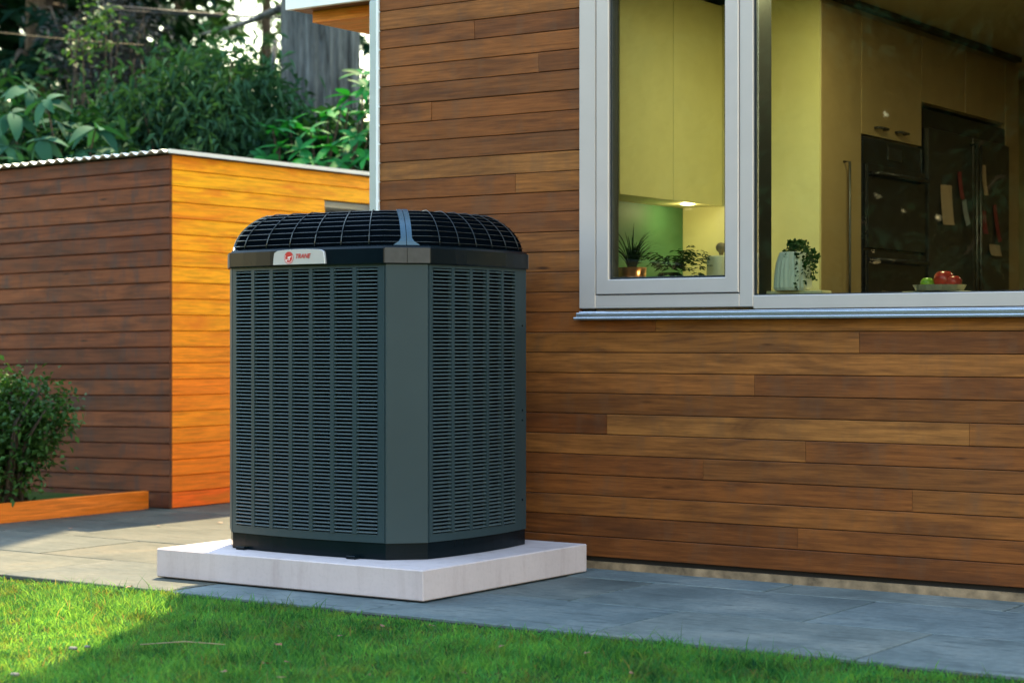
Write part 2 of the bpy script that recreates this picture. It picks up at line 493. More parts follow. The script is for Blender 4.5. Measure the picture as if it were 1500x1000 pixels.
# ------------------------------------------------------------------ house
house = empty('house', (0, 0, 0))
tag(house, 'modern house clad in horizontal brown cedar boards with large grey window', 'house')
Z0, P = 0.047, 0.0841
ROWS = 30
XR = 6.2
WX0, WX1, WZ0, WZ1 = 1.06, 3.92, 1.03, 2.49      # window opening
joints = {10: [2.306], 11: [1.416, 3.4], 8: [1.863], 6: [1.186, 2.74], 5: [2.083], 3: [2.518], 4: [1.635], 22: [0.288], 18: [0.732], 26: [0.518],
          9: [3.7], 7: [3.3, 0.2], 2: [0.7, 3.6], 1: [2.05, 4.3], 0: [3.15], 14: [0.6], 24: [0.85], 16: [0.33]}
base_cols = [(0.31, 0.135, 0.040), (0.25, 0.098, 0.030), (0.36, 0.170, 0.052), (0.29, 0.118, 0.036), (0.21, 0.082, 0.028), (0.33, 0.150, 0.047)]
fixed = {(6, 0): (0.17, 0.060, 0.022), (6, 1): (0.40, 0.205, 0.066), (10, 1): (0.22, 0.090, 0.034), (10, 0): (0.37, 0.175, 0.050), (11, 0): (0.28, 0.110, 0.032),
         (11, 1): (0.42, 0.205, 0.055), (8, 1): (0.21, 0.085, 0.032), (8, 0): (0.33, 0.145, 0.045), (9, 0): (0.38, 0.180, 0.056), (7, 0): (0.26, 0.115, 0.042),
         (7, 1): (0.24, 0.105, 0.036), (5, 0): (0.33, 0.155, 0.050), (5, 1): (0.26, 0.105, 0.034), (4, 0): (0.22, 0.085, 0.030), (4, 1): (0.24, 0.108, 0.038),
         (26, 0): (0.25, 0.10, 0.033), (26, 1): (0.19, 0.072, 0.026), (23, 0): (0.18, 0.075, 0.028), (20, 0): (0.21, 0.090, 0.034), (19, 0): (0.40, 0.205, 0.068), (18, 0): (0.28, 0.110, 0.034), (18, 1): (0.36, 0.165, 0.045)}
for i in range(ROWS):
    z0 = Z0 + i*P
    if z0 + P > WZ1 + 0.02 or z0 + P*0.5 < WZ0: spans = [(0.0, XR)]
    else: spans = [(0.0, WX0 - 0.004), (WX1 + 0.004, XR)]
    js = sorted(joints.get(i, []))
    k = 0
    for (a, bb) in spans:
        cuts = [a] + [j for j in js if a + 0.05 < j < bb - 0.05] + [bb]
        for q in range(len(cuts)-1):
            xa, xb = cuts[q] + 0.0008, cuts[q+1] - 0.0008
            o = board_mesh(xb - xa, P - 0.0024, 0.019, 0.0022).build('cladding_board', M['cedar'], house, (xa, rng.uniform(-0.0012, 0.0012), z0 + 0.004))
            fix_normals(o)
            c = fixed.get((i, k)) or base_cols[rng.randrange(6)]
            t = rng.uniform(0.9, 1.1)
            c = tuple(a_*0.72 + b_*0.28 for a_, b_ in zip(c, (0.29, 0.122, 0.037)))
            o.color = (c[0]*t*0.72, c[1]*t*0.575, c[2]*t*0.48, 1)
            k += 1
# wall core behind the boards, with the window opening left free
g = MB()
g.box(0.0, WX0, 0.022, 0.12, 0.0, 2.60); g.box(WX1, XR, 0.022, 0.12, 0.0, 2.60)
g.box(WX0, WX1, 0.022, 0.12, 0.0, WZ0 - 0.0); g.box(WX0, WX1, 0.022, 0.12, WZ1, 2.60)
g.build('wall_core', M['backing'], house)
g = MB(); g.box(-0.002, XR, 0.006, 0.021, -0.01, 0.030); g.build('foundation_strip', M['foundation'], house)
g = MB()
g.box(0.0, 0.12, 0.165, 5.2, 0.0, 2.60); g.box(XR-0.12, XR, 0.165, 5.2, 0.0, 2.60); g.box(0.12, XR-0.12, 5.05, 5.2, 0.0, 2.60)
g.build('side_wall', M['plaster'], house)
g = MB(); g.box(-0.40, XR+0.3, 0.03, 5.3, 2.68, 6.3); g.build('unseen_shade_storey', M['plaster'], house)  # unseen storey added, overhang and height set to shade the lawn
g = MB(); g.box(-0.42, XR+0.32, 0.01, 5.32, 6.303, 6.42); g.build('roof', M['roof_dark'], house)
g = MB(); g.box(-0.055, XR, 0.0, 0.03, Z0 + ROWS*P + 0.004, 2.677); g.build('head_trim', M['white_paint'], house)
# corner trim
g = MB(); g.bbox(-0.058, -0.014, -0.006, 0.05, 0.0, 2.46, 0.006); ct = g.build('corner_trim', M['trim_grey'], house)
g = MB(); g.box(-0.0135, -0.0015, -0.010, 0.05, 0.0, 2.46)
for i in range(ROWS): g.box(-0.0015, 0.004, -0.0095, -0.003, Z0 + i*P - 0.004, Z0 + i*P + 0.004)
g.build('trim_edge', M['white_paint'], ct)
# lower roof beside the corner
g = MB(); g.box(-0.553, -0.062, 0.0, 0.03, 2.467, 2.676); g.build('fascia', M['white_paint'], house)
g = MB(); g.box(-0.550, -0.062, 0.032, 5.0, 2.470, 2.676); g.build('soffit', M['soffit'], house).color = (0.20, 0.085, 0.035, 1)
g = MB(); g.box(-0.486, -0.062, 0.115, 4.8, 2.417, 2.4685); g.build('eave_beam', M['orange_glow'], house).color = (0.70, 0.25, 0.05, 1)  # sunlit orange of the beam put into its colour

# window
win = empty('window', (0, 0, 0), parent=house)
def part(name, mat, parent, *boxes, c=0.003):
    b = MB()
    for q in boxes: b.bbox(*q, c)
    return b.build(name, mat, parent)
FY = -0.014
part('outer_frame', M['alu'], win,
     (1.060, 1.139, FY, 0.03, 1.073, WZ1), (1.139, 1.804, FY, 0.03, 1.073, 1.126), (1.804, 1.864, FY, 0.03, 1.073, WZ1),
     (1.864, 3.84, FY, 0.03, 1.064, 1.117), (3.84, WX1, FY, 0.03, 1.064, WZ1), (1.139, 1.804, FY, 0.03, WZ1-0.06, WZ1), (1.864, 3.84, FY, 0.03, WZ1-0.06, WZ1), c=0.0025)
def ring(name, mat, parent, x0, x1, z0, z1, w, y0, y1, c=0.003):
    """mitred rectangular frame"""
    b = MB(); vs = []
    for (yy, e) in ((y0+c, 0), (y0, c), ):
        pass
    O = [(x0,z0),(x1,z0),(x1,z1),(x0,z1)]; I = [(x0+w,z0+w),(x1-w,z0+w),(x1-w,z1-w),(x0+w,z1-w)]
    O2 = [(x0+c,z0+c),(x1-c,z0+c),(x1-c,z1-c),(x0+c,z1-c)]; I2 = [(x0+w-c,z0+w-c),(x1-w+c,z0+w-c),(x1-w+c,z1-w+c),(x0+w-c,z1-w+c)]
    loops = [[(x,y1,z) for x,z in O], [(x,y0+c,z) for x,z in O], [(x,y0,z) for x,z in O2], [(x,y0,z) for x,z in I2], [(x,y0+c,z) for x,z in I], [(x,y1,z) for x,z in I]]
    for l in loops: vs += l
    fs = []
    n = len(loops)
    for i in range(n):
        j = (i+1) % n
        for k in range(4):
            fs.append((i*4+k, i*4+(k+1)%4, j*4+(k+1)%4, j*4+k))
    b.add(vs, fs)
    o = b.build(name, mat, parent); fix_normals(o); return o
ring('sash', M['alu'], win, 1.146, 1.8025, 1.1305, WZ1-0.064, 0.060, FY-0.006, 0.022, 0.003)
ring('glazing_bead', M['black_frame'], win, 1.2055, 1.7435, 1.189, WZ1-0.123, 0.010, FY+0.008, 0.045, 0.001)
part('sash_gasket', M['black_frame'], win, (1.1395, 1.8035, -0.006, 0.028, 1.1265, 1.1300), (1.1395, 1.1455, -0.006, 0.028, 1.1305, WZ1-0.062), c=0.0005)
part('inner_mullion', M['black_frame'], win, (1.806, 1.862, 0.031, 0.150, 1.074, WZ1-0.002), c=0.001)
part('fixed_bead', M['black_frame'], win, (1.8645, 3.8395, -0.004, 0.05, 1.1175, 1.1215), (1.8645, 1.8735, -0.004, 0.029, 1.1215, WZ1-0.061), c=0.0005)
part('sill', M['alu_bright'], win, (1.050, WX1+0.012, -0.046, -0.002, 1.026, 1.036), (1.056, WX1+0.006, -0.034, -0.002, 1.0365, 1.054), (1.060, WX1, -0.018, -0.002, 1.0545, 1.0600), c=0.002)
part('inner_lining', M['white_paint'], win, (WX0, WX1, 0.1205, 0.20, WZ0, 1.10), c=0.002)
def glass_mat():
    m, nt, b = new_mat('window_glass')
    nt.nodes.remove(b)
    tr = N(nt, "ShaderNodeBsdfTransparent"); tr.inputs[0].default_value = (0.90, 0.94, 0.90, 1)
    gl = N(nt, "ShaderNodeBsdfGlossy"); gl.inputs["Roughness"].default_value = 0.012; gl.inputs[0].default_value = (1, 1, 1, 1)
    n = noise(nt, coords(nt), 1.6, 2)
    bp = N(nt, "ShaderNodeBump"); bp.inputs["Strength"].default_value = 0.05; bp.inputs["Distance"].default_value = 0.02
    nt.links.new(n, bp.inputs["Height"]); nt.links.new(bp.outputs[0], gl.inputs["Normal"])
    fr = N(nt, "ShaderNodeFresnel"); fr.inputs[0].default_value = 1.52
    mx = N(nt, "ShaderNodeMixShader")
    nt.links.new(fr.outputs[0], mx.inputs[0]); nt.links.new(tr.outputs[0], mx.inputs[1]); nt.links.new(gl.outputs[0], mx.inputs[2])
    nt.links.new(mx.outputs[0], nt.nodes["Material Output"].inputs[0])
    return m
M['glass'] = glass_mat()
g = MB(); g.box(1.2145, 1.7345, 0.014, 0.020, 1.198, WZ1-0.132); g.build('pane', M['glass'], win)
g = MB(); g.box(1.8740, 3.8390, 0.004, 0.010, 1.1220, WZ1-0.062); g.build('pane', M['glass'], win)

# ------------------------------------------------------------------ kitchen seen through the window
M['cab'] = simple('cream_cabinet', (0.72, 0.66, 0.33), 0.38, var=0.04)
M['cab_shadow'] = simple('shaded_cream_cabinet', (0.33, 0.23, 0.11), 0.42, var=0.06)  # cream cupboards with their shade put into the colour
M['ceil'] = simple('ceiling_paint', (0.55, 0.47, 0.30), 0.8, var=0.03)
M['floor_in'] = simple('kitchen_floor', (0.16, 0.10, 0.06), 0.4)
M['green_glass'] = simple('green_glass_splashback', (0.07, 0.20, 0.085), 0.55, var=0.1, nscale=2)
M['beige'] = simple('beige_wall', (0.55, 0.45, 0.22), 0.6, var=0.06)
M['counter'] = simple('pale_worktop', (0.50, 0.44, 0.33), 0.3, var=0.08, nscale=60)
M['black_glass'] = simple('black_appliance', (0.012, 0.013, 0.016), 0.16, var=0.2)
M['steel'] = simple('brushed_steel', (0.45, 0.44, 0.42), 0.28, 0.95, 0.05)
M['dark_steel'] = simple('dark_steel', (0.055, 0.052, 0.050), 0.34, 0.6, 0.1)
M['copper'] = simple('copper_pot', (0.80, 0.36, 0.19), 0.28, 0.95, 0.06)
M['ceramic'] = simple('pale_ceramic', (0.85, 0.86, 0.78), 0.4, var=0.04)
M['cream'] = simple('cream_canister', (0.78, 0.72, 0.45), 0.4, var=0.04)
M['red_apple'] = simple('red_apple', (0.42, 0.035, 0.025), 0.25, var=0.5, nscale=18)
M['green_apple'] = simple('green_apple', (0.22, 0.42, 0.04), 0.25, var=0.2, nscale=18)
M['paper'] = simple('note_paper', (0.34, 0.24, 0.15), 0.8, var=0.06)
M['paper_red'] = simple('red_card', (0.16, 0.022, 0.022), 0.7, var=0.15)
M['paper_white'] = simple('white_card', (0.20, 0.21, 0.22), 0.7, var=0.08)
def lamp_mat(name, c, s):
    m, nt, b = new_mat(name)
    b.inputs["Emission Color"].default_value = (*c, 1); b.inputs["Emission Strength"].default_value = s
    b.inputs["Base Color"].default_value = (0.9, 0.9, 0.85, 1)
    return m
M['lamp'] = lamp_mat('lit_lamp', (1.0, 0.86, 0.50), 3.0)

WA, FX, PY = 0.95, 1.65, 1.04
KF, KC = 0.25, 2.47
g = MB(); g.box(0.125, XR-0.125, 0.165, 5.045, 0.05, KF); tag(g.build('kitchen_floor', M['floor_in']), 'dark wooden kitchen floor inside the house', 'floor', kind='structure')
g = MB(); g.box(0.125, XR-0.125, 0.165, 5.045, KC + 0.03, KC + 0.12); tag(g.build('kitchen_ceiling', M['ceil']), 'dim kitchen ceiling above the tall cupboards', 'ceiling', kind='structure')
g = MB(); g.box(WA - 0.08, WA, 0.122, PY, KF, KC + 0.028); tag(g.build('kitchen_wall', M['beige']), 'kitchen side wall behind the wall cupboard', 'wall', kind='structure')
g = MB(); g.box(WA - 0.08, XR-0.13, 4.55, 4.63, KF, KC + 0.028); tag(g.build('kitchen_end_wall', M['beige']), 'dim end wall of the kitchen beyond the fridge', 'wall', kind='structure')
g = MB(); g.box(WA + 0.002, WA + 0.012, 0.125, PY - 0.002, 1.122, 1.551); tag(g.build('splashback', M['green_glass']), 'green glass splashback between worktop and wall cupboard', 'splashback')
# worktop with its base cupboards
wt = empty('worktop', (WA, 0.2, KF)); tag(wt, 'pale kitchen worktop just behind the window', 'worktop')
g = MB(); g.bbox(0.002, 0.64, 0.005, PY-0.205, 0.832, 0.87, 0.003); g.bbox(0.642, 3.0, 0.005, 0.60, 0.832, 0.87, 0.003); g.build('top', M['counter'], wt)
g = MB(); g.box(0.01, 0.60, 0.02, PY-0.21, 0, 0.83); g.box(0.642, 2.98, 0.02, 0.56, 0, 0.83); g.build('base_unit', M['cab'], wt)
# wall cupboard
uc = empty('wall_cupboard', (WA, 0.128, 1.553)); tag(uc, 'cream wall cupboard over the green splashback behind the opening sash', 'cupboard')
g = MB(); g.box(0.002, 0.20, 0.0, PY-0.133, 0.0, KC-1.556); g.build('carcass', M['cab'], uc)
for k in range(2):
    g = MB(); g.bbox(0.201, 0.22, 0.002+k*0.454, 0.452+k*0.454, -0.002, KC-1.560, 0.002); g.build('door', M['cab'], uc)
g = MB(); g.lathe([(0.001, -0.004), (0.030, -0.004), (0.034, -0.001)], n=20)
pl = g.build('under_cupboard_lamp', M['lamp'], None, (WA+0.170, 0.80, 1.552)); tag(pl, 'round lit spotlight under the wall cupboard', 'lamp')
ld = bpy.data.lights.new('spot_bulb', 'POINT'); ld.energy = 0.33; ld.color = (1.0, 0.82, 0.42); ld.shadow_soft_size = 0.02
lo = bpy.data.objects.new('spot_bulb', ld); col.objects.link(lo); lo.parent = pl; lo.location = (0, 0, -0.02)
# tall cupboard run
tc = empty('tall_cupboard', (FX, PY, KF)); tag(tc, 'tall cream cupboard run housing the black oven', 'cupboard')
g = MB(); g.box(-0.70, 0.0, 0.0, 0.018, 0, KC-KF); g.build('end_panel', M['cab'], tc)
g = MB(); g.box(-0.70, -0.02, 0.02, 0.45, 0, KC-KF); g.box(-0.70, -0.02, 0.45, 1.165, 1.64, KC-KF); g.box(-0.70, -0.02, 0.45, 1.165, 0, 0.70)
g.box(-0.70, -0.02, 1.166, 2.33, 1.86, KC-KF); g.box(-0.70, -0.02, 2.331, 2.55, 0, KC-KF); g.build('carcass', M['cab_shadow'], tc)
for (y0, y1, z0, z1) in ((0.022, 0.447, 0.1, KC-KF-0.03), (0.453, 1.163, 1.645, KC-KF-0.03), (0.453, 1.163, 0.1, 0.695), (1.170, 1.745, 1.865, KC-KF-0.03), (1.750, 2.326, 1.865, KC-KF-0.03), (2.335, 2.545, 0.1, KC-KF-0.03)):
    g = MB(); g.bbox(-0.0195, 0.0, y0, y1, z0, z1, 0.002); g.build('door', M['cab_shadow'], tc)
for (ya, yb, za) in ((0.60, 0.70, 1.685), (0.84, 0.94, 1.685)):
    g = MB(); g.tube([(0, ya, za), (0.025, ya, za), (0.025, yb, za), (0, yb, za)], 0.007, 6); g.build('handle', M['dark_steel'], tc)
g = MB(); g.tube([(0, 0.255, 0.55), (0.03, 0.255, 0.55), (0.03, 0.255, 1.50), (0, 0.255, 1.50)], 0.006, 6); g.build('handle', M['dark_steel'], tc)
g = MB(); g.box(-0.6, 0.015, 0.0, 2.55, KC-KF+0.001, KC-KF+0.028); g.build('cornice', M['dark_steel'], tc)
# oven
ov = empty('oven', (FX, PY+0.455, KF+0.71)); tag(ov, 'black built-in double oven with bar handles in the tall cupboard', 'oven')
g = MB(); g.bbox(-0.55, 0.006, 0.0, 0.705, 0.0, 0.925, 0.003); g.build('body', M['black_glass'], ov)
for (z0, z1) in ((0.02, 0.40), (0.41, 0.80)):
    g = MB(); g.bbox(0.007, 0.026, 0.01, 0.695, z0, z1, 0.003); d = g.build('door', M['black_glass'], ov)
    g = MB(); zh = z1 - 0.045; g.tube([(0.026, 0.06, zh), (0.062, 0.06, zh), (0.062, 0.645, zh), (0.026, 0.645, zh)], 0.010, 8); g.build('handle', M['dark_steel'], d)
g = MB(); g.box(0.0065, 0.012, 0.28, 0.44, 0.835, 0.895); g.build('display', M['dark_steel'], ov)
# refrigerator
fr = empty('refrigerator', (FX, PY+1.172, KF)); tag(fr, 'black double door fridge with notes stuck on it', 'refrigerator')
g = MB(); g.box(-0.66, 0.0, 0.0, 1.15, 0.0, 1.835); g.build('body', M['black_glass'], fr)
for (y0, y1) in ((0.01, 0.60), (0.607, 1.14)):
    g = MB(); g.bbox(0.001, 0.03, y0, y1, 0.05, 1.74, 0.004); g.build('door', M['dark_steel'], fr)
for yy in (0.575, 0.632):
    g = MB(); g.tube([(0.03, yy, 0.5), (0.062, yy, 0.5), (0.062, yy, 1.70), (0.03, yy, 1.70)], 0.008, 6); g.build('handle', M['dark_steel'], fr)
def note(y0, z0, w, h, tilt, mat, label):
    g = MB(); n = 5; vs = []
    for i in range(n+1):
        t = i/n
        for q in (-0.5, 0.5): vs.append((0.002 + 0.012*(1-t)**2, q*w, -h*(1-t)))
    g.add(vs, [(2*i, 2*i+1, 2*i+3, 2*i+2) for i in range(n)])
    b2 = len(g.v); g.add([(x+0.0008, y, z) for x, y, z in vs], [(2*i+2, 2*i+3, 2*i+1, 2*i) for i in range(n)])
    o = g.build('note', mat, None, (FX+0.031, y0, z0)); o.rotation_euler.x = tilt
    tag(o, label, 'note')
note(2.44, 1.72, 0.15, 0.20, 0.03, M['paper'], 'tan paper note stuck on the nearer fridge door')
note(2.62, 1.80, 0.05, 0.14, 0.1, M['paper_red'], 'small red card high on the nearer fridge door')
note(2.68, 1.66, 0.06, 0.13, 0.25, M['paper_white'], 'white slip below the red card on the fridge')
note(2.96, 1.86, 0.06, 0.16, 0.05, M['paper'], 'narrow tan note high on the farther fridge door')
note(2.96, 1.62, 0.07, 0.12, 0.0, M['paper_red'], 'red card on the farther fridge door below the narrow note')
note(3.12, 1.66, 0.05, 0.20, 0.25, M['paper_red'], 'slanted thin red strip on the farther fridge door')
note(3.12, 1.45, 0.16, 0.06, 0.0, M['paper'], 'low wide tan label on the farther fridge door')
# ceiling lamp over the window worktop
cl = empty('ceiling_lamp', (2.25, 0.55, KC+0.03)); tag(cl, 'round recessed ceiling lamp lighting the kitchen by the window', 'lamp')
g = MB(); g.lathe([(0.001, -0.006), (0.09, -0.006), (0.11, -0.001)], n=24); g.build('diffuser', M['lamp'], cl)
ld = bpy.data.lights.new('kitchen_bulb', 'AREA'); ld.shape = 'DISK'; ld.size = 0.22; ld.energy = 3.2; ld.color = (1.0, 0.92, 0.45)
lo = bpy.data.objects.new('kitchen_bulb', ld); col.objects.link(lo); lo.parent = cl; lo.location = (0, 0, -0.02)

fill_lamp = empty('ceiling_lamp', (3.3, 2.3, KC+0.03)); tag(fill_lamp, 'unseen fill lamp added deeper in the kitchen to brighten the tall cupboards', 'lamp')  # fill lamp added to light the tall cupboard fronts
g = MB(); g.lathe([(0.001, -0.006), (0.09, -0.006), (0.11, -0.001)], n=24); g.build('diffuser', M['lamp'], fill_lamp)
ld = bpy.data.lights.new('kitchen_bulb', 'AREA'); ld.shape = 'DISK'; ld.size = 0.22; ld.energy = 2.2; ld.color = (1.0, 0.86, 0.48)
lo = bpy.data.objects.new('kitchen_bulb', ld); col.objects.link(lo); lo.parent = fill_lamp; lo.location = (0, 0, -0.02)

# things on the worktop
WT = KF + 0.871
M['plant_dark'] = leaf_mat('indoor_leaf', (0.008, 0.032, 0.012), (0.025, 0.075, 0.022), 0.6, 0.15, spec=0.15)
def blade_plant(name, loc, n, h, spread, w, mat, parent, seed, droop=0.5):
    r = random.Random(seed); b = MB()
    for i in range(n):
        a = r.uniform(0, 6.28); L = h*r.uniform(0.7, 1.15); s = spread*r.uniform(0.3, 1.0); m = 6
        pa = Vector((math.cos(a), math.sin(a), 0)); pb = Vector((-math.sin(a), math.cos(a), 0))
        vs = []
        for k in range(m+1):
            t = k/m
            p = pa*(0.01 + s*t**1.7) + Vector((0, 0, L*(t - droop*t**3*s/max(spread, 1e-3))))
            ww = w*(1-t)**0.6*0.5 + 0.0003
            vs += [p + pb*ww, p - pb*ww]
        b.add(vs, [(2*k, 2*k+1, 2*k+3, 2*k+2) for k in range(m)])
    return b.build(name, mat, parent, loc)
gp = empty('grass_plant', (1.128, 0.30, WT)); tag(gp, 'spiky grass-like plant in a copper pot behind the sash', 'plant')
g = MB(); g.lathe([(0.001, 0), (0.055, 0), (0.062, 0.13), (0.055, 0.13), (0.05, 0.11), (0.001, 0.11)], n=28); g.build('pot', M['copper'], gp)
blade_plant('leaves', (0, 0, 0.10), 60, 0.23, 0.17, 0.007, M['plant_dark'], gp, 3)
def frond_plant(name, loc, n, L, leafl, seed, parent):
    r = random.Random(seed); b = MB()
    for i in range(n):
        a = r.uniform(0, 6.28); s = L*r.uniform(0.6, 1.1)
        pa = Vector((math.cos(a), math.sin(a), 0)); pb = Vector((-math.sin(a), math.cos(a), 0))
        for k in range(1, 9):
            t = k/8
            p = pa*s*t + Vector((0, 0, 0.12*math.sin(t*2.4)*r.uniform(0.8, 1.1)))
            for sd in (-1, 1):
                d = (pb*sd + pa*0.6).normalized(); ll = leafl*(1.1-0.6*t)
                u = Vector((0, 0, 0.3)).cross(d).normalized()*0.2*ll
                b.add([p, p + d*ll*0.5 + u, p + d*ll - Vector((0,0,0.3*ll)), p + d*ll*0.5 - u], [(0,1,2,3)])
    return b.build(name, M['plant_dark'], parent, loc)
fp = empty('fern', (1.290, 0.34, WT)); tag(fp, 'low dark fern spreading on the worktop beside the copper pot', 'plant')
g = MB(); g.lathe([(0.001, 0), (0.05, 0), (0.06, 0.075), (0.05, 0.075), (0.001, 0.065)], n=20); g.build('pot', M['dark_steel'], fp)
frond_plant('leaves', (0, 0, 0.07), 14, 0.16, 0.05, 7, fp)
cn = empty('canister', (1.535, 0.34, WT)); tag(cn, 'cream storage canister with a round brown knob on its lid', 'canister')
g = MB(); g.lathe([(0.001, 0), (0.058, 0), (0.06, 0.004), (0.06, 0.165), (0.055, 0.172), (0.001, 0.174)], n=28); g.build('body', M['cream'], cn)
g = MB(); g.lathe([(0.001, 0.172), (0.008, 0.174), (0.010, 0.185), (0.022, 0.197), (0.024, 0.21), (0.014, 0.224), (0.001, 0.227)], n=16); g.build('knob', M['twig'], cn)
for k, (x, y, lab) in enumerate([(1.419, 0.26, 'small leafy cutting in a glass jar beside the fern'), (1.490, 0.22, 'tiny leafy cutting in a jar in front of the canister')]):
    jp = empty('jar_plant', (x, y, WT)); tag(jp, lab, 'plant')
    g = MB(); g.lathe([(0.001, 0), (0.024, 0), (0.026, 0.06), (0.016, 0.075), (0.016, 0.085)], n=16); g.build('jar', M['ceramic'], jp)
    frond_plant('leaves', (0, 0, 0.085 if k == 0 else 0.06), 5, 0.05, 0.03, 20+k, jp)
# ribbed white pot with trailing ivy
ip = empty('trailing_plant', (1.965, 0.13, 1.137)); tag(ip, 'trailing ivy hanging over a ribbed white ceramic pot by the fixed pane', 'plant')
g = MB(); g.lathe([(0.001, 0), (0.070, 0), (0.076, 0.012), (0.073, 0.06), (0.066, 0.11), (0.052, 0.150), (0.047, 0.152), (0.047, 0.13), (0.001, 0.125)], n=48, rib=-0.045, ribn=1, smooth=False); g.build('pot', M['ceramic'], ip)
g = MB(); g.bbox(-0.10, 0.14, -0.035, 0.058, -0.036, -0.001, 0.003)
tag(g.build('window_board', M['cream'], None, (1.965, 0.13, 1.137)), 'cream board under the ivy pot', 'board')
def trail(seed):
    r = random.Random(seed); b = MB()
    for s in range(26):
        a = r.gauss(-0.15, 0.75) if s < 20 else r.uniform(0, 6.28)
        reach = r.uniform(0.04, 0.11); fall = r.uniform(0.02, 0.155) if s < 20 else r.uniform(0, 0.05)
        for k in range(15):
            t = k/14
            p = Vector((math.cos(a)*reach*min(1, t*1.7), math.sin(a)*reach*0.8*min(1, t*1.7), 0.155 + 0.035*math.sin(min(1, t*2)*math.pi) - fall*max(0, t-0.3)/0.7))
            p.z = max(p.z, 0.004)
            for _ in range(2):
                d = Vector((r.gauss(0,1), r.gauss(0,1), r.gauss(0,0.8))).normalized(); u = d.orthogonal().normalized()
                l = r.uniform(0.010, 0.019)
                b.add([p, p+d*l*0.5+u*l*0.38, p+d*l, p+d*l*0.5-u*l*0.38], [(0,1,2,3)])
    return b
trail(5).build('leaves', M['plant_dark'], ip)
# fruit tray
ft = empty('fruit_tray', (2.565, 0.15, 1.124)); tag(ft, 'low glass fruit tray behind the fixed pane', 'tray')
g = MB(); g.lathe([(0.001, 0.004), (0.085, 0.004), (0.098, 0.026), (0.094, 0.026), (0.082, 0.008), (0.001, 0.008)], n=40, rib=0.03, ribn=1, smooth=False); g.build('dish', M['counter'], ft)
g = MB(); g.bbox(-0.13, 0.13, -0.05, 0.05, -0.022, -0.001, 0.002); tag(g.build('window_board', M['cream'], None, (2.565, 0.15, 1.127)), 'cream board under the fruit tray', 'board')
for (dx, dy, dz, rr, mt, lab) in ((-0.040, -0.02, 0.034, 0.026, 'green_apple', 'green apple in the fruit tray'), (0.018, 0.0, 0.048, 0.040, 'red_apple', 'larger red apple in the fruit tray next to the green one'), (0.062, -0.012, 0.036, 0.030, 'red_apple', 'smaller red apple at the far end of the fruit tray')):
    g = MB(); pr = []
    for k in range(11):
        a = math.pi*k/10; pr.append((max(0.0008, rr*math.sin(a)*(1+0.05*math.cos(a))), -rr*0.92*math.cos(a) - 0.18*rr*math.exp(-(a/0.5)**2)*0 - (0.2*rr*math.exp(-((math.pi-a)/0.45)**2))))
    g.lathe(pr, n=20)
    o = g.build('apple', M[mt], None, (2.565+dx, 0.15+dy, 1.124+dz)); tag(o, lab, 'apple')

# ------------------------------------------------------------------ equipment pad
g = MB(); g.bbox(-0.155, 1.170, -1.235, -0.128, 0.004, 0.116, 0.004)
tag(g.build('equipment_pad', M['pad']), 'pale concrete pad under the air conditioner', 'pad')

# ------------------------------------------------------------------ air conditioner
M['ac_grey'] = simple('powder_coat_grey', (0.021, 0.038, 0.046), 0.45, 0.0, 0.06, nscale=3, spec=0.22)
M['ac_slat'] = simple('louver_grey', (0.058, 0.084, 0.096), 0.42, 0.0, 0.05, nscale=3, spec=0.25)
M['ac_dark'] = simple('coil_dark', (0.0010, 0.0022, 0.0038), 0.95, 0.0, 0.2, nscale=40, spec=0.0)
M['ac_plastic'] = simple('black_plastic', (0.0025, 0.006, 0.009), 0.22, 0.0, 0.15, nscale=6, spec=0.11)
M['ac_satin'] = simple('warm_grey_satin', (0.062, 0.056, 0.055), 0.45, 0.0, 0.10, nscale=30, spec=0.15)
M['ac_blue'] = simple('sky_sheen_strip', (0.022, 0.060, 0.100), 0.30, 0.2, 0.08)  # sky reflection painted as a blue base colour
M['wire'] = simple('grille_wire', (0.016, 0.022, 0.028), 0.22, 0.3, 0.05)
M['badge'] = simple('silver_badge', (0.42, 0.41, 0.43), 0.35, 0.3, 0.03)
M['red'] = simple('logo_red', (0.45, 0.010, 0.010), 0.4, var=0.03)
M['white_print'] = simple('logo_white', (0.8, 0.75, 0.74), 0.4, var=0.02)
ACX0, ACX1, ACY0, ACY1, CH, SAG = -0.028, 0.977, -1.060, -0.170, 0.117, 0.030
ACZ0, ACZB, ACZ1, ACZ2, ACZ3 = 0.117, 0.180, 1.229, 1.300, 1.440
ACC = ((ACX0+ACX1)/2, (ACY0+ACY1)/2)
ac = empty('air_conditioner', (0, 0, 0)); tag(ac, 'dark grey louvered air conditioner unit with domed black fan grille', 'air conditioner')
# four sides: start point, direction, outward normal, length, louver columns, margins
W_, D_ = ACX1-ACX0, ACY1-ACY0
sides = [((ACX0+CH, ACY0), (1, 0), (0, -1), W_-2*CH, 7, 0.024, 0.030),
         ((ACX1, ACY0+CH), (0, 1), (1, 0), D_-2*CH, 5, 0.020, 0.098),
         ((ACX1-CH, ACY1), (-1, 0), (0, 1), W_-2*CH, 7, 0.024, 0.030),
         ((ACX0, ACY1-CH), (0, -1), (-1, 0), D_-2*CH, 5, 0.020, 0.098)]
def side_pt(s, u, off):
    (p, d, n, L) = s[0], s[1], s[2], s[3]
    t = u/L
    bul = SAG*4*t*(1-t) + off
    return (p[0] + d[0]*u + n[0]*bul, p[1] + d[1]*u + n[1]*bul)
def outline(off=0.0, nseg=10):
    """closed outline of the cabinet: bulged sides and flat corner posts"""
    pts = []
    for s in sides:
        for k in range(nseg+1):
            pts.append(side_pt(s, s[3]*k/nseg, off))
    return pts
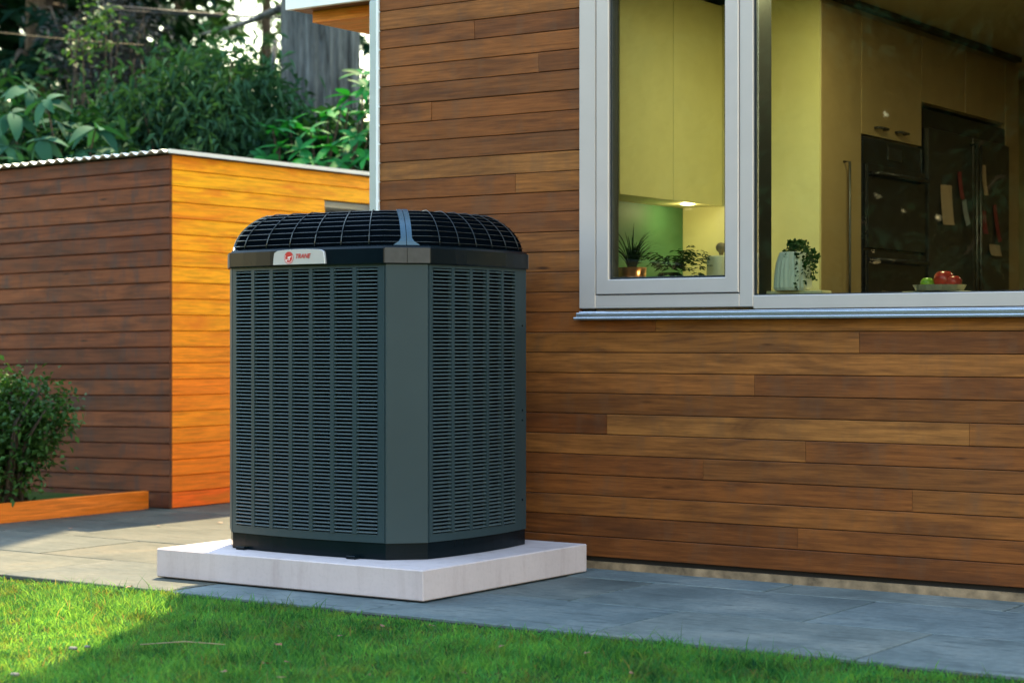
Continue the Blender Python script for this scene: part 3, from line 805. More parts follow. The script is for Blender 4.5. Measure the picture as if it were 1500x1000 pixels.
def scaled(pts, inset):
    sx = 1 - inset/(W_/2); sy = 1 - inset/(D_/2)
    return [(ACC[0] + (x-ACC[0])*sx, ACC[1] + (y-ACC[1])*sy) for x, y in pts]
g = MB(); g.prism(scaled(outline(), 0.034), ACZB, ACZ1+0.05); g.build('coil', M['ac_dark'], ac)
g = MB(); g.prism(outline(-0.004), ACZ0, ACZB-0.002, smooth=False); g.build('base_pan', M['ac_plastic'], ac)
for (px, py) in ((0.16, ACY0-0.018), (0.73, ACY0-0.031)):
    g = MB(); g.bbox(px-0.022, px+0.022, py-0.016, py+0.02, ACZ0-0.0005, ACZ0+0.012, 0.002); g.build('foot_clip', M['ac_plastic'], ac)
def curved_bar(b, s, u0, u1, z0, z1, o0, o1, nseg=3):
    vs = []
    for k in range(nseg+1):
        u = u0 + (u1-u0)*k/nseg
        a = side_pt(s, u, o1); c = side_pt(s, u, o0)
        vs += [(*a, z0), (*a, z1), (*c, z1), (*c, z0)]
    fs = []
    for k in range(nseg):
        q = 4*k
        for i in range(4): fs.append((q+i, q+4+i, q+4+(i+1)%4, q+(i+1)%4))
    fs.append((0,1,2,3)); e = 4*nseg; fs.append((e+3,e+2,e+1,e))
    b.add(vs, fs)
NROW = 71
LZ0, LZ1 = ACZB+0.030, ACZ1-0.014
PITCH = (LZ1-LZ0)/NROW
for s in sides:
    L, nc, ml, mr = s[3], s[4], s[5], s[6]
    cw = (L-ml-mr)/nc; bar = 0.0175
    b = MB()
    curved_bar(b, s, 0.003, L-0.003, ACZB, LZ0, -0.014, 0.0, 12)
    curved_bar(b, s, 0.003, L-0.003, LZ1, ACZ1+0.004, -0.014, 0.0, 12)
    for k in range(nc+1):
        u = ml + k*cw
        if k == 0: curved_bar(b, s, 0.003, u+0.002, LZ0, LZ1, -0.014, 0.0, 2)
        elif k == nc: curved_bar(b, s, u-0.002, L-0.003, LZ0, LZ1, -0.014, 0.0, 3)
        else: curved_bar(b, s, u-bar/2, u+bar/2, LZ0, LZ1, -0.014, 0.0030, 1)
    o = b.build('side_panel', M['ac_grey'], ac); fix_normals(o)
    for k in range(nc):
        u0 = ml + k*cw + (bar/2 if k else 0.002); u1 = ml + (k+1)*cw - (bar/2 if k < nc-1 else 0.002)
        b = MB()
        for r in range(NROW):
            zc = LZ0 + (r+0.5)*PITCH
            vs = []
            ns = 3
            for q in range(ns+1):
                u = u0 + (u1-u0)*q/ns
                pr = [(-0.011, zc+0.0044), (0.0008, zc+0.0020), (0.0022, zc+0.0002), (0.0008, zc-0.0024), (-0.011, zc+0.0012)]
                for off, zz in pr: vs.append((*side_pt(s, u, off), zz))
            fs = []
            for q in range(ns):
                for i in range(4): fs.append((q*5+i, (q+1)*5+i, (q+1)*5+i+1, q*5+i+1))
            b.add(vs, fs)
        o = b.build('louver_column', M['ac_slat'], ac); o["kind"] = "stuff"
    # corner post after this side
for i in range(4):
    s, s2 = sides[i], sides[(i+1) % 4]
    a = Vector((*side_pt(s, s[3], 0), 0)); c = Vector((*side_pt(s2, 0, 0), 0))
    d = (c-a).normalized(); nrm = Vector((d.y, -d.x, 0))
    a2 = a + d*0.001; c2 = c - d*0.001
    b = MB()
    poly = [a2 - nrm*0.016 - d*0.004, a2 - nrm*0.001, a2 + d*0.003 + nrm*0.002, c2 - d*0.003 + nrm*0.002, c2 - nrm*0.001, c2 - nrm*0.016 + d*0.004]
    b.prism([(p.x, p.y) for p in poly], ACZB-0.001, ACZ1+0.004)
    o = b.build('corner_post', M['ac_grey'], ac); fix_normals(o)
    if i == 1:
        for zz in (0.42, 0.83):
            pass
# screws on the far margin of the right side
for zz in (0.30, 0.62, 0.66, 1.0):
    s = sides[1]; p = side_pt(s, s[3]-0.035, 0.0)
    g = MB(); g.tube([(p[0]-0.002, p[1], zz), (p[0]+0.0025, p[1], zz)], 0.004, 8, smooth=False); g.build('screw', M['ac_plastic'], ac)
# black top band, then dome
b = MB()
ol = outline(0.010, 10); n = len(ol)
lv = [(0.018, ACZ1-0.001), (0.0, ACZ1-0.001), (-0.001, ACZ1+0.004), (0.0, ACZ1+0.058), (0.006, ACZ1+0.067), (0.014, ACZ2), (0.030, ACZ2+0.001)]
vs = []
for ins, z in lv:
    for x, y in scaled(ol, ins): vs.append((x, y, z))
b.add(vs, [(i*n+k, i*n+(k+1)%n, (i+1)*n+(k+1)%n, (i+1)*n+k) for i in range(len(lv)-1) for k in range(n)])
band = b.build('top_band', M['ac_plastic'], ac)
for i in range(4):     # lighter corner faces on the band, reflection put into their colour
    s, s2 = sides[i], sides[(i+1) % 4]
    a = Vector((*side_pt(s, s[3], 0.010), 0)); c = Vector((*side_pt(s2, 0, 0.010), 0)); d = (c-a).normalized(); nrm = Vector((d.y, -d.x, 0)); mid = (a+c)/2; L = (c-a).length
    for sg in (-1, 1):
        b = MB()
        e0 = mid + d*sg*0.0012; e1 = mid + d*sg*(L/2-0.004)
        poly = [e0 - nrm*0.004, e0 + nrm*0.004, e1 + nrm*0.004, e1 - nrm*0.004]
        b.prism([(p.x, p.y) for p in poly], ACZ1+0.003, ACZ1+0.060)
        o = b.build('corner_sheen', M['ac_satin'], band); fix_normals(o)
def dome(phi, extra=0.0):
    f0, f1 = rad(6), rad(68)
    f = f0 + (f1-f0)*phi/(math.pi/2)
    ins = 0.014 + 0.108*(math.cos(f0)-math.cos(f))/(math.cos(f0)-math.cos(f1)) + extra
    return ins, ACZ2 + (ACZ3-ACZ2)*(math.sin(f)-math.sin(f0))/(math.sin(f1)-math.sin(f0)) - extra*0.6
# dark inner shell
b = MB(); vs = []; K = 8
for k in range(K+1):
    ins, z = dome(k/K*math.pi/2, 0.0025)
    for x, y in scaled(ol, ins): vs.append((x, y, z - (0.012 if k == 0 else 0)))
b.add(vs, [(i*n+k, i*n+(k+1)%n, (i+1)*n+(k+1)%n, (i+1)*n+k) for i in range(K) for k in range(n)])
b.f.append(tuple(K*n+k for k in range(n))); b.sm.append(False)
b.build('fan_shroud', M['ac_dark'], ac)
grille = empty('fan_grille', (0, 0, 0), parent=ac)
for k in range(8):
    ins, z = dome(rad(6 + k*11.4))
    b = MB(); b.tube([(x, y, z) for x, y in scaled(ol, ins)], 0.0017, 5, closed=True); b.build('grille_ring', M['wire'], grille)
for q in range(4):     # rings on the flat top
    b = MB(); b.tube([(x, y, ACZ3-0.001) for x, y in scaled(ol, 0.21+0.055*q)], 0.0024, 5, closed=True); b.build('grille_ring', M['wire'], grille)
for s in sides:
    cnt = 6
    for k in range(cnt):
        u = s[3]*(k+0.5)/cnt
        p0 = side_pt(s, u, 0.010)
        pts = []
        for q in range(10):
            ins, z = dome(math.pi/2*q/9); ins -= 0.002
            x, y = scaled([p0], ins)[0]; pts.append((x, y, z+0.002))
        x, y = scaled([p0], 0.38)[0]; pts.append((x, y, ACZ3+0.001))
        b = MB(); b.tube(pts, 0.0020, 5); b.build('grille_rib', M['wire'], grille)
for i in range(4):     # solid corner ribs, flared at the foot
    s, s2 = sides[i], sides[(i+1) % 4]
    a = Vector((*side_pt(s, s[3], 0.010), 0)); c = Vector((*side_pt(s2, 0, 0.010), 0)); d = (c-a).normalized(); nrm = Vector((d.y, -d.x, 0)); mid = (a+c)/2; L = (c-a).length
    for sg in (-1, 1):
        b = MB(); vs = []
        m = 14
        for q in range(m+1):
            t = q/m; phi = math.pi/2*t
            ins, z = dome(phi)
            x, y = scaled([(mid.x, mid.y)], ins)[0]
            hw = 0.021 + 0.030*max(0.0, 1-t/0.16)**2
            nz = Vector((nrm.x*math.cos(phi), nrm.y*math.cos(phi), math.sin(phi)))
            p = Vector((x, y, z)) + nz*0.004
            vs += [p + d*sg*0.0012, p + d*sg*hw, p + d*sg*hw - nz*0.010, p + d*sg*0.0012 - nz*0.006]
        fs = []
        for q in range(m):
            for w in range(4): fs.append((q*4+w, q*4+(w+1)%4, (q+1)*4+(w+1)%4, (q+1)*4+w))
        fs += [(0,1,2,3), (m*4+3, m*4+2, m*4+1, m*4)]
        b.add(vs, fs)
        o = b.build('corner_rib', M['ac_blue'], grille); fix_normals(o)
    # fan hub plate on top
b = MB(); b.lathe([(0.001, ACZ3+0.008), (0.10, ACZ3+0.006), (0.11, ACZ3-0.004), (0.09, ACZ3-0.03)], ACC[0], ACC[1], 28); b.build('fan_hub', M['ac_plastic'], ac)
# badge with the maker's mark
s = sides[0]
ub0, ub1 = 0.345-(ACX0+CH), 0.606-(ACX0+CH)
mid = side_pt(s, (ub0+ub1)/2, 0.0125); e0 = side_pt(s, ub0, 0.0125); e1 = side_pt(s, ub1, 0.0125)
ang = math.atan2(e1[1]-e0[1], e1[0]-e0[0])
bd = empty('badge', (mid[0], mid[1], ACZ1+0.0335), parent=ac); bd.rotation_euler = (0, 0, ang)
hw, hh = (ub1-ub0)/2, 0.0295
b = MB(); top = []
for k in range(17):
    t = -1 + 2*k/16
    x = t*hw*0.955
    z = hh*0.80 + 0.20*hh*(1-t*t) - max(0, abs(t)-0.9)**2*90*hh*0.25
    top.append((x, z))
poly = [(-hw, -hh), (hw, -hh)] + [(hw*0.985, -0.2*hh)] + top[::-1] + [(-hw*0.985, -0.2*hh)]
nn = len(poly)
vs = [(x*0.985, -0.006, z*0.97) for x, z in poly] + [(x, -0.003, z) for x, z in poly] + [(x, 0.006, z) for x, z in poly]
fs = [tuple(range(nn))] + [(i+j*nn, (i+1) % nn+j*nn, (i+1) % nn+(j+1)*nn, i+(j+1)*nn) for i in range(nn) for j in range(2)]
b.add(vs, fs); o = b.build('badge_plate', M['badge'], bd); fix_normals(o)
def disc(b, cx, cz, rx, rz, y, n=28, inner=0.0, a0=0, a1=2*math.pi):
    vs = []
    for k in range(n+1):
        a = a0 + (a1-a0)*k/n
        vs += [(cx+rx*math.cos(a), y, cz+rz*math.sin(a)), (cx+rx*inner*math.cos(a), y, cz+rz*inner*math.sin(a))]
    b.add(vs, [(2*k, 2*k+2, 2*k+3, 2*k+1) for k in range(n)])
ex, er = -0.048, 0.0235
b = MB(); disc(b, ex, -0.003, er, er, -0.0068); o = b.build('emblem', M['red'], bd); fix_normals(o)
b = MB(); disc(b, ex, -0.003, er*0.86, er*0.86, -0.0072, 24, 0.90, rad(150), rad(390))
b.add([(ex-0.006, -0.0073, -0.0005), (ex+0.013, -0.0073, 0.0025), (ex+0.012, -0.0073, -0.001), (ex-0.005, -0.0073, -0.004)], [(0,1,2,3)])
b.add([(ex+0.000, -0.0074, 0.000), (ex+0.005, -0.0074, 0.000), (ex+0.004, -0.0074, -0.013), (ex+0.0005, -0.0074, -0.015)], [(0,1,2,3)])
b.add([(ex-0.015, -0.0074, -0.012), (ex-0.004, -0.0074, -0.007), (ex-0.004, -0.0074, -0.009), (ex-0.012, -0.0074, -0.016)], [(0,1,2,3)])
o = b.build('emblem_mark', M['white_print'], bd)
fc = bpy.data.curves.new('lettering', 'FONT'); fc.body = 'TRANE'; fc.size = 0.0235; fc.shear = 0.35; fc.extrude = 0.0003; fc.offset = 0.0006; fc.space_character = 1.0
fo = bpy.data.objects.new('lettering_source', fc); col.objects.link(fo)
bpy.context.view_layer.update()
me = bpy.data.meshes.new_from_object(fo.evaluated_get(bpy.context.evaluated_depsgraph_get()))
bpy.data.objects.remove(fo); me.name = 'lettering'
me.materials.clear(); me.materials.append(M['red'])
lt = link('lettering', me, bd, (-0.017, -0.0069, -0.0055)); lt.rotation_euler = (rad(90), 0, 0)

# ------------------------------------------------------------------ shed
SX, SY, SH = -2.347, 1.074, 1.985
shed = empty('garden_shed', (SX, SY, 0)); tag(shed, 'cedar garden shed with a dark weathered side and a side coloured with painted orange glow', 'shed')
SP = 0.0905
TILT = 0.014
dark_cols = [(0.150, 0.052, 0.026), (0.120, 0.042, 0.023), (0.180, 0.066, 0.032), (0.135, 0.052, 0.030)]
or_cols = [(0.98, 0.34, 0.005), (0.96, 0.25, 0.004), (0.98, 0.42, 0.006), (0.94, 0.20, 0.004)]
for i in range(22):
    z = 0.002 + i*SP
    hgt = min(SP-0.0018, SH - z - 0.002)
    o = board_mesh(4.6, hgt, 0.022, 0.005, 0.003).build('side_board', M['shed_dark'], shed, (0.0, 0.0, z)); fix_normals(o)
    o.rotation_euler = (0, TILT*0.0, 0)
    o.location = (-4.6, 0.0, z - 4.6*TILT*0); 
    o.rotation_euler = (0, -TILT, 0); o.location = (-4.6*math.cos(TILT)+0.005, 0.0, z - 4.6*math.sin(TILT))
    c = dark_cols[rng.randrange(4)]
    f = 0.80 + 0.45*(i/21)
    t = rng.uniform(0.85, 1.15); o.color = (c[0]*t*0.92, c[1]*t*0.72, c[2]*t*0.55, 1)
    full = i >= 20
    L = 2.03 if full else 1.332
    o = board_mesh(L, hgt, 0.022, 0.003, 0.003).build('front_board', M['orange_glow'], shed, (0.004, 0.0245, z), rad(90)); fix_normals(o)
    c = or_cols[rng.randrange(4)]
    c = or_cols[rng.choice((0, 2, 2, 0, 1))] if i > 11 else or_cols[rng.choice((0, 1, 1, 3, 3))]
    o.color = (rng.uniform(0.93, 0.98), 0.16 + 0.25*min(1.0, i/19) + rng.uniform(-0.035, 0.035), 0.005, 1)  # glow painted per row, yellow at the top to red at the foot
g = MB(); g.box(-4.55, -0.022, 0.03, 0.10, -0.06, SH-0.05); g.box(-0.10, -0.020, 0.10, 1.352, 0.0, SH-0.01); g.box(-0.10, -0.020, 1.352, 2.05, 1.815, SH-0.01)
g.box(-4.55, -0.02, 1.98, 2.05, 0.0, SH-0.02); g.box(-4.55, -4.48, 0.10, 1.98, 0.0, SH-0.06); g.build('wall_core', M['backing'], shed)
g = MB(); g.box(-0.9, -0.80, 0.5, 1.95, 1.74, 1.80); g.box(-0.45, -0.11, 1.36, 1.97, 1.78, 1.83); g.build('shelf', M['white_paint'], shed)
# corrugated roof
def corrugated(L, D, amp, pitch, t):
    n = int(L/pitch*6); vs = []; b = MB()
    for i in range(n+1):
        x = -L + L*i/n
        z = amp*math.sin(2*math.pi*x/pitch)
        vs += [(x, -0.035, z), (x, D, z), (x, D, z+t), (x, -0.035, z+t)]
    fs = []
    for i in range(n):
        for w in range(4): fs.append((i*4+w, i*4+4+w, i*4+4+(w+1)%4, i*4+(w+1)%4))
    fs += [(0,1,2,3), (n*4+3, n*4+2, n*4+1, n*4)]
    b.add(vs, fs, False); return b
o = corrugated(4.7, 2.15, 0.009, 0.076, 0.004).build('roof', M['roof_metal'], shed, (0.028, 0, SH+0.016)); o.rotation_euler = (0, -TILT, 0); fix_normals(o)
g = MB(); g.box(0.026, 0.036, -0.03, 2.14, SH+0.004, SH+0.026); g.build('roof_flashing', M['white_paint'], shed)

# planter edging, bed
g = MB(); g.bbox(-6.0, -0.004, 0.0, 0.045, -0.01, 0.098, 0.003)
ed = g.build('edging_board', M['orange_glow'], None, (-2.465, SY-0.03, 0.0), rad(90)); ed.color = (0.84, 0.20, 0.022, 1)  # same orange glow painted into the edging
tag(ed, 'low orange timber edging board along the planting bed', 'edging')
g = MB(); g.box(-5.5, -2.512, -4.9, SY-0.04, -0.05, 0.055); tag(g.build('planting_bed', M['soil']), 'dark soil planting bed beside the shed', 'bed', kind='structure')

# ------------------------------------------------------------------ foliage
def leaf_cards(P, Dv, L, Wd, fold=0.25, droop=0.15):
    """leaves: P base points, Dv directions; two folded halves of two faces each. returns V, F"""
    n = len(P)
    Dv = Dv/np.linalg.norm(Dv, axis=1, keepdims=True)
    up = np.tile(np.array([[0,0,1.0]]), (n,1)) + nrng.normal(0, 0.45, (n,3))
    S = np.cross(Dv, up); S /= (np.linalg.norm(S, axis=1, keepdims=True)+1e-9)
    U = np.cross(S, Dv)
    L = L[:,None]; Wd = Wd[:,None]
    V = np.empty((n,4,3))
    V[:,0] = P
    V[:,1] = P + Dv*L*0.5 + S*Wd*0.5 + U*fold*Wd
    V[:,2] = P + Dv*L - np.array([[0,0,1]])*droop*L
    V[:,3] = P + Dv*L*0.5 - S*Wd*0.5 + U*fold*Wd
    b = (np.arange(n)*4)[:,None]
    F = np.concatenate([b+np.array([[0,1,2]]), b+np.array([[0,2,3]])], 0)
    return V.reshape(-1,3), F
def rand_dirs(n, zb=0.0, zs=1.0):
    d = nrng.normal(0, 1, (n,3)); d[:,2] = d[:,2]*zs + zb
    return d

M['bark'] = None
def bark_mat(name, a, bcol, sc=1.0):
    m, nt, b = new_mat(name)
    v = coords(nt, (9*sc, 9*sc, 0.9*sc))
    n1 = noise(nt, v, 2.2, 7, 0.65, 0.5); n2 = noise(nt, coords(nt, (22*sc, 22*sc, 2.2*sc)), 2.0, 5, 0.6)
    c = ramp(nt, n1, [(0.36, tuple(x*0.22 for x in a)), (0.5, a), (0.68, bcol)]).outputs[0]
    c = mixc(nt, 'MULTIPLY', 1.0, c, ramp(nt, n2, [(0.3, (0.6,)*3), (0.7, (1.2,)*3)]).outputs[0])
    nt.links.new(c, b.inputs["Base Color"]); b.inputs["Roughness"].default_value = 0.9
    bump(nt, b, n1, 1.0, 0.05)
    return m
M['bark'] = bark_mat('furrowed_bark', (0.075, 0.088, 0.096), (0.150, 0.168, 0.178))
M['stem'] = bark_mat('shrub_stem', (0.09, 0.06, 0.04), (0.16, 0.11, 0.08), 4)
M['rhodo'] = leaf_mat('rhododendron_leaf', (0.010, 0.044, 0.026), (0.038, 0.110, 0.066), 0.72, 0.12, (1.6, 2.2, 0.5), 0.04)
M['rhodo_lit'] = leaf_mat('bright_rhododendron_leaf', (0.006, 0.085, 0.022), (0.026, 0.210, 0.050), 0.6, 0.28, (1.4, 1.5, 0.4), 0.08)
M['rhodo_mass'] = leaf_mat('rhododendron_mass', (0.003, 0.016, 0.009), (0.018, 0.060, 0.024), 0.8, 0.15, spec=0.03, attr=True)
M['droop'] = leaf_mat('drooping_leaf', (0.003, 0.016, 0.011), (0.044, 0.115, 0.062), 0.8, 0.16, (1.3, 1.5, 0.5), 0.03, attr=True)
M['bush'] = leaf_mat('bed_bush_leaf', (0.005, 0.026, 0.008), (0.065, 0.150, 0.034), 0.5, 0.2, spec=0.15, attr=True)
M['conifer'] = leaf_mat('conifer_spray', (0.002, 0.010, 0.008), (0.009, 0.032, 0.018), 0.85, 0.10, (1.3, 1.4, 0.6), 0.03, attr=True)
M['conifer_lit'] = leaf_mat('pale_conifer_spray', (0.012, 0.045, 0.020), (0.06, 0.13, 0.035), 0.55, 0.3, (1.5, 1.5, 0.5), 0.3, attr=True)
M['greytwig'] = leaf_mat('dry_twig_mass', (0.016, 0.020, 0.022), (0.050, 0.056, 0.060), 0.85, 0.05, (1, 1, 1), 0.03, attr=True)
M['cable'] = simple('black_cable', (0.012, 0.012, 0.014), 0.6)

def big_leaf_mesh(name, mat, L=1.0, W=0.34, droop=0.25, seed=0):
    b = MB(); m = 6; vs = []
    for k in range(m+1):
        t = k/m
        w = W/2*math.sin(math.pi*min(1, t**0.8))**0.75 if 0 < t < 1 else 0.012
        z = 0.16*t - droop*t*t
        vs += [(t*L, -w, z + 0.22*w), (t*L, 0, z), (t*L, w, z + 0.22*w)]
    fs = []
    for k in range(m):
        for q in (0, 1): fs.append((k*3+q, k*3+3+q, k*3+4+q, k*3+1+q))
    b.add(vs, fs, True)
    me = bpy.data.meshes.new(name); me.from_pydata(b.v, [], b.f); me.polygons.foreach_set("use_smooth", b.sm); me.materials.append(mat); me.update()
    return me
def whorl(parent, root_loc, p, axis, nleaf, L, meshes, r, els=(-0.45, 0.35)):
    """rosette of large leaves at a stem tip; each leaf is an object"""
    axis = axis.normalized(); u = axis.orthogonal().normalized(); v = axis.cross(u)
    a0 = r.uniform(0, 6.28)
    for k in range(nleaf):
        a = a0 + 2*math.pi*k/nleaf + r.uniform(-0.25, 0.25)
        el = r.uniform(*els)
        d = (math.cos(a)*u + math.sin(a)*v)*math.cos(el) + axis*math.sin(el)
        z = (axis - axis.dot(d)*d).normalized(); y = z.cross(d)
        l = L*r.uniform(0.72, 1.12)
        mt = Matrix(((d.x, y.x, z.x), (d.y, y.y, z.y), (d.z, y.z, z.z))).to_4x4() @ Matrix.Rotation(r.uniform(-0.4, 0.4), 4, 'X')
        o = link('leaf', meshes[r.randrange(len(meshes))], parent)
        o.matrix_basis = Matrix.Translation(p - root_loc) @ mt @ Matrix.Diagonal((l, l, l, 1))
def stem_to(b, root, p, r, r0=0.016):
    q = root + (p-root)*0.5 + Vector((r.uniform(-0.15, 0.15), r.uniform(-0.15, 0.15), 0.12))
    b.tube([root, root*0.4 + q*0.6, q, q*0.4+p*0.6, p], [r0, r0*0.85, r0*0.7, r0*0.5, r0*0.35], 5)

def rhododendron(label, tips, L, mat, base, seed, mass=None, nl=(7, 10), bend=0.5, shapes=((0.34, 0.22), (0.30, 0.34), (0.38, 0.15)), el=(-0.45, 0.35), stuff_n=0, stuff_c=None, stuff_r=None, stuff_L=0.12):
    r = random.Random(seed)
    root = empty('rhododendron', base); tag(root, label, 'shrub')
    ms = [big_leaf_mesh('leaf', mat, 1.0, w, dr) for w, dr in shapes]
    sb = MB()
    for (px, py, D) in tips:
        p = at(px, py, D)
        axis = Vector((r.uniform(-bend, bend), r.uniform(-bend, bend), 1.0)) - 0.35*F2
        whorl(root, Vector(base), p, axis, r.randint(*nl), L, ms, r, el)
        stem_to(sb, Vector((0,0,0)) + Vector((r.uniform(-0.2,0.2), r.uniform(-0.2,0.2), 0)), p - Vector(base), r)
    sb.build('stem', M['stem'], root)["kind"] = "stuff"
    if stuff_n:
        c = np.array(stuff_c) - np.array(base); rr = np.array(stuff_r)
        d = rand_dirs(stuff_n); d /= np.linalg.norm(d, axis=1, keepdims=True)
        P = c + d*rr*(nrng.random((stuff_n,1))**0.45)
        V, F = leaf_cards(P, rand_dirs(stuff_n, 0.1, 0.7), stuff_L*nrng.uniform(0.6, 1.2, stuff_n), stuff_L*0.36*nrng.uniform(0.8, 1.2, stuff_n))
        o = np_mesh('foliage', V, F, M['rhodo_mass'], root, np.repeat(nrng.random(stuff_n), 4)); o["kind"] = "stuff"
    return root

# left: large-leaved shrub behind the shed
b0 = at(70, 330, 13.6); b0.z = 0
tipsA = [(68,148,13.2),(18,166,13.3),(140,188,13.2),(108,226,13.1),(10,214,13.2),(58,205,13.1),(88,180,13.6),(170,222,13.4),(40,130,13.9),(-15,190,13.5),(125,215,13.8),(30,238,13.0),(150,240,13.3)]
rhododendron('large-leaved rhododendron above the dark weathered side of the shed', tipsA, 0.235, M['rhodo'], tuple(b0), 4, nl=(6, 8), shapes=((0.42, 0.42), (0.38, 0.55), (0.46, 0.35)), el=(-0.85, 0.1), stuff_n=1500, stuff_c=tuple(at(60, 235, 14.0)), stuff_r=(0.9, 0.5, 0.42), stuff_L=0.15)
# right: rhododendron in front of the big trunk
b0 = at(470, 330, 14.2); b0.z = 0
tipsC = [(530,108,13.9),(512,140,13.7),(535,128,13.5),(480,170,13.8),(500,158,13.6),(535,165,13.5),(455,190,13.6),(425,180,13.9),(400,190,13.8),(485,215,13.4),(520,200,13.4),(440,220,13.5),(460,235,13.4),(410,215,13.6),(500,238,13.3),(535,230,13.3),(540,190,13.6),(390,232,13.6),(425,240,13.4),(470,205,13.9),(515,222,13.6)]
rhododendron('bright green rhododendron growing at the foot of the big grey trunk', tipsC, 0.165, M['rhodo_lit'], tuple(b0), 9, stuff_n=2200, stuff_c=tuple(at(470, 240, 14.3)), stuff_r=(0.62, 0.5, 0.40), stuff_L=0.13)

def shrub_mass(name, label, cat, base, blobs, n, L, W, mat, seed, hang=0.0, stems=10, trans=None, group=None):
    """shrub: leaves in clumps inside several ellipsoids, plus stems"""
    root = empty(name, base); tag(root, label, cat, group)
    r = random.Random(seed)
    Ps = []; Ts = []
    tot = sum(a[1][0]*a[1][1]*a[1][2] for a in blobs)
    for c, rr in blobs:
        k = max(20, int(n*rr[0]*rr[1]*rr[2]/tot))
        nc = max(6, k//28)
        d = rand_dirs(nc); d /= np.linalg.norm(d, axis=1, keepdims=True)
        cc = np.array(c) + d*np.array(rr)*(nrng.random((nc,1))**0.4)
        pk = nrng.integers(0, nc, k)
        Ps.append(cc[pk] + nrng.normal(0, 1, (k,3))*L*1.1)
        ct = nrng.random(nc)
        Ts.append(np.clip(ct[pk]*0.6 + nrng.random(k)*0.4, 0, 1))
    P = np.concatenate(Ps) - np.array(base); T = np.concatenate(Ts); k = len(P)
    d = rand_dirs(k, 0.15 - hang, 0.8)
    V, F = leaf_cards(P, d, L*nrng.uniform(0.6, 1.3, k), W*nrng.uniform(0.7, 1.3, k), 0.2, 0.15+hang*0.2)
    o = np_mesh('foliage', V, F, mat, root, np.repeat(T, 4)); o["kind"] = "stuff"
    b = MB()
    for i in range(stems):
        c, rr = blobs[i % len(blobs)]
        p = Vector(c) - Vector(base) + Vector((r.uniform(-1,1)*rr[0], r.uniform(-1,1)*rr[1], r.uniform(-0.3,0.9)*rr[2]))
        stem_to(b, Vector((r.uniform(-0.15,0.15), r.uniform(-0.15,0.15), 0.0)), p, r, 0.014)
    b.build('stem', M['stem'], root)["kind"] = "stuff"
    return root
def ell(px, py, D, rx, rz, ry=None): return (tuple(at(px, py, D)), (rx, ry or rx, rz))
b0 = at(290, 330, 15.2); b0.z = 0
shrub_mass('drooping_shrub', 'tall shrub with narrow drooping leaves behind the shed corner', 'shrub', tuple(b0),
           [ell(300, 150, 15.0, 0.50, 0.42), ell(350, 165, 15.2, 0.40, 0.40), ell(235, 185, 14.8, 0.50, 0.32), ell(300, 215, 14.7, 0.62, 0.32), ell(190, 160, 15.2, 0.40, 0.25), ell(380, 215, 14.9, 0.4, 0.3), ell(165, 220, 14.8, 0.45, 0.28), ell(290, 110, 15.2, 0.34, 0.22), ell(335, 105, 15.3, 0.26, 0.24), ell(375, 130, 15.3, 0.22, 0.30), ell(392, 180, 15.2, 0.2, 0.3)],
           8000, 0.12, 0.026, M['droop'], 3, hang=0.75, stems=24)
# bush in the planting bed
b0 = at(10, 690, 10.3); b0.z = 0.055
shrub_mass('garden_bush', 'small-leaved green bush in the planting bed against the dark shed side', 'bush', tuple(b0),
           [ell(20, 620, 10.2, 0.20, 0.20), ell(65, 605, 10.25, 0.15, 0.13), ell(-20, 590, 10.3, 0.20, 0.19), ell(85, 620, 10.2, 0.09, 0.07), ell(5, 680, 10.2, 0.22, 0.18), ell(40, 665, 10.2, 0.15, 0.14), ell(55, 560, 10.3, 0.06, 0.06), ell(-60, 650, 10.2, 0.25, 0.25), ell(15, 562, 10.3, 0.10, 0.06)],
           9000, 0.042, 0.021, M['bush'], 8, stems=22)

# big trunk
def trunk_mesh(h, r0, r1, seed, n=40, m=26, flare=0.35):
    r = random.Random(seed); vs = []
    ph = [r.uniform(0, 6.28) for _ in range(6)]
    for i in range(m+1):
        t = i/m; z = h*t**1.6
        rr = r1 + (r0-r1)*(1-z/h) + flare*r0*math.exp(-z/0.5)
        for k in range(n):
            a = 2*math.pi*k/n
            q = 1 + 0.035*math.sin(5*a+ph[0]+0.2*z) + 0.03*math.sin(9*a+ph[1]) + 0.030*math.sin(17*a+ph[2]+0.3*z) + (0.022*math.sin(31*a+ph[3]+0.5*z) if n > 40 else 0) + r.uniform(-0.012, 0.012)
            vs.append((rr*q*math.cos(a), rr*q*math.sin(a), z - 0.05))
    b = MB(); b.add(vs, [(i*n+k, i*n+(k+1)%n, (i+1)*n+(k+1)%n, (i+1)*n+k) for i in range(m) for k in range(n)], True)
    return b
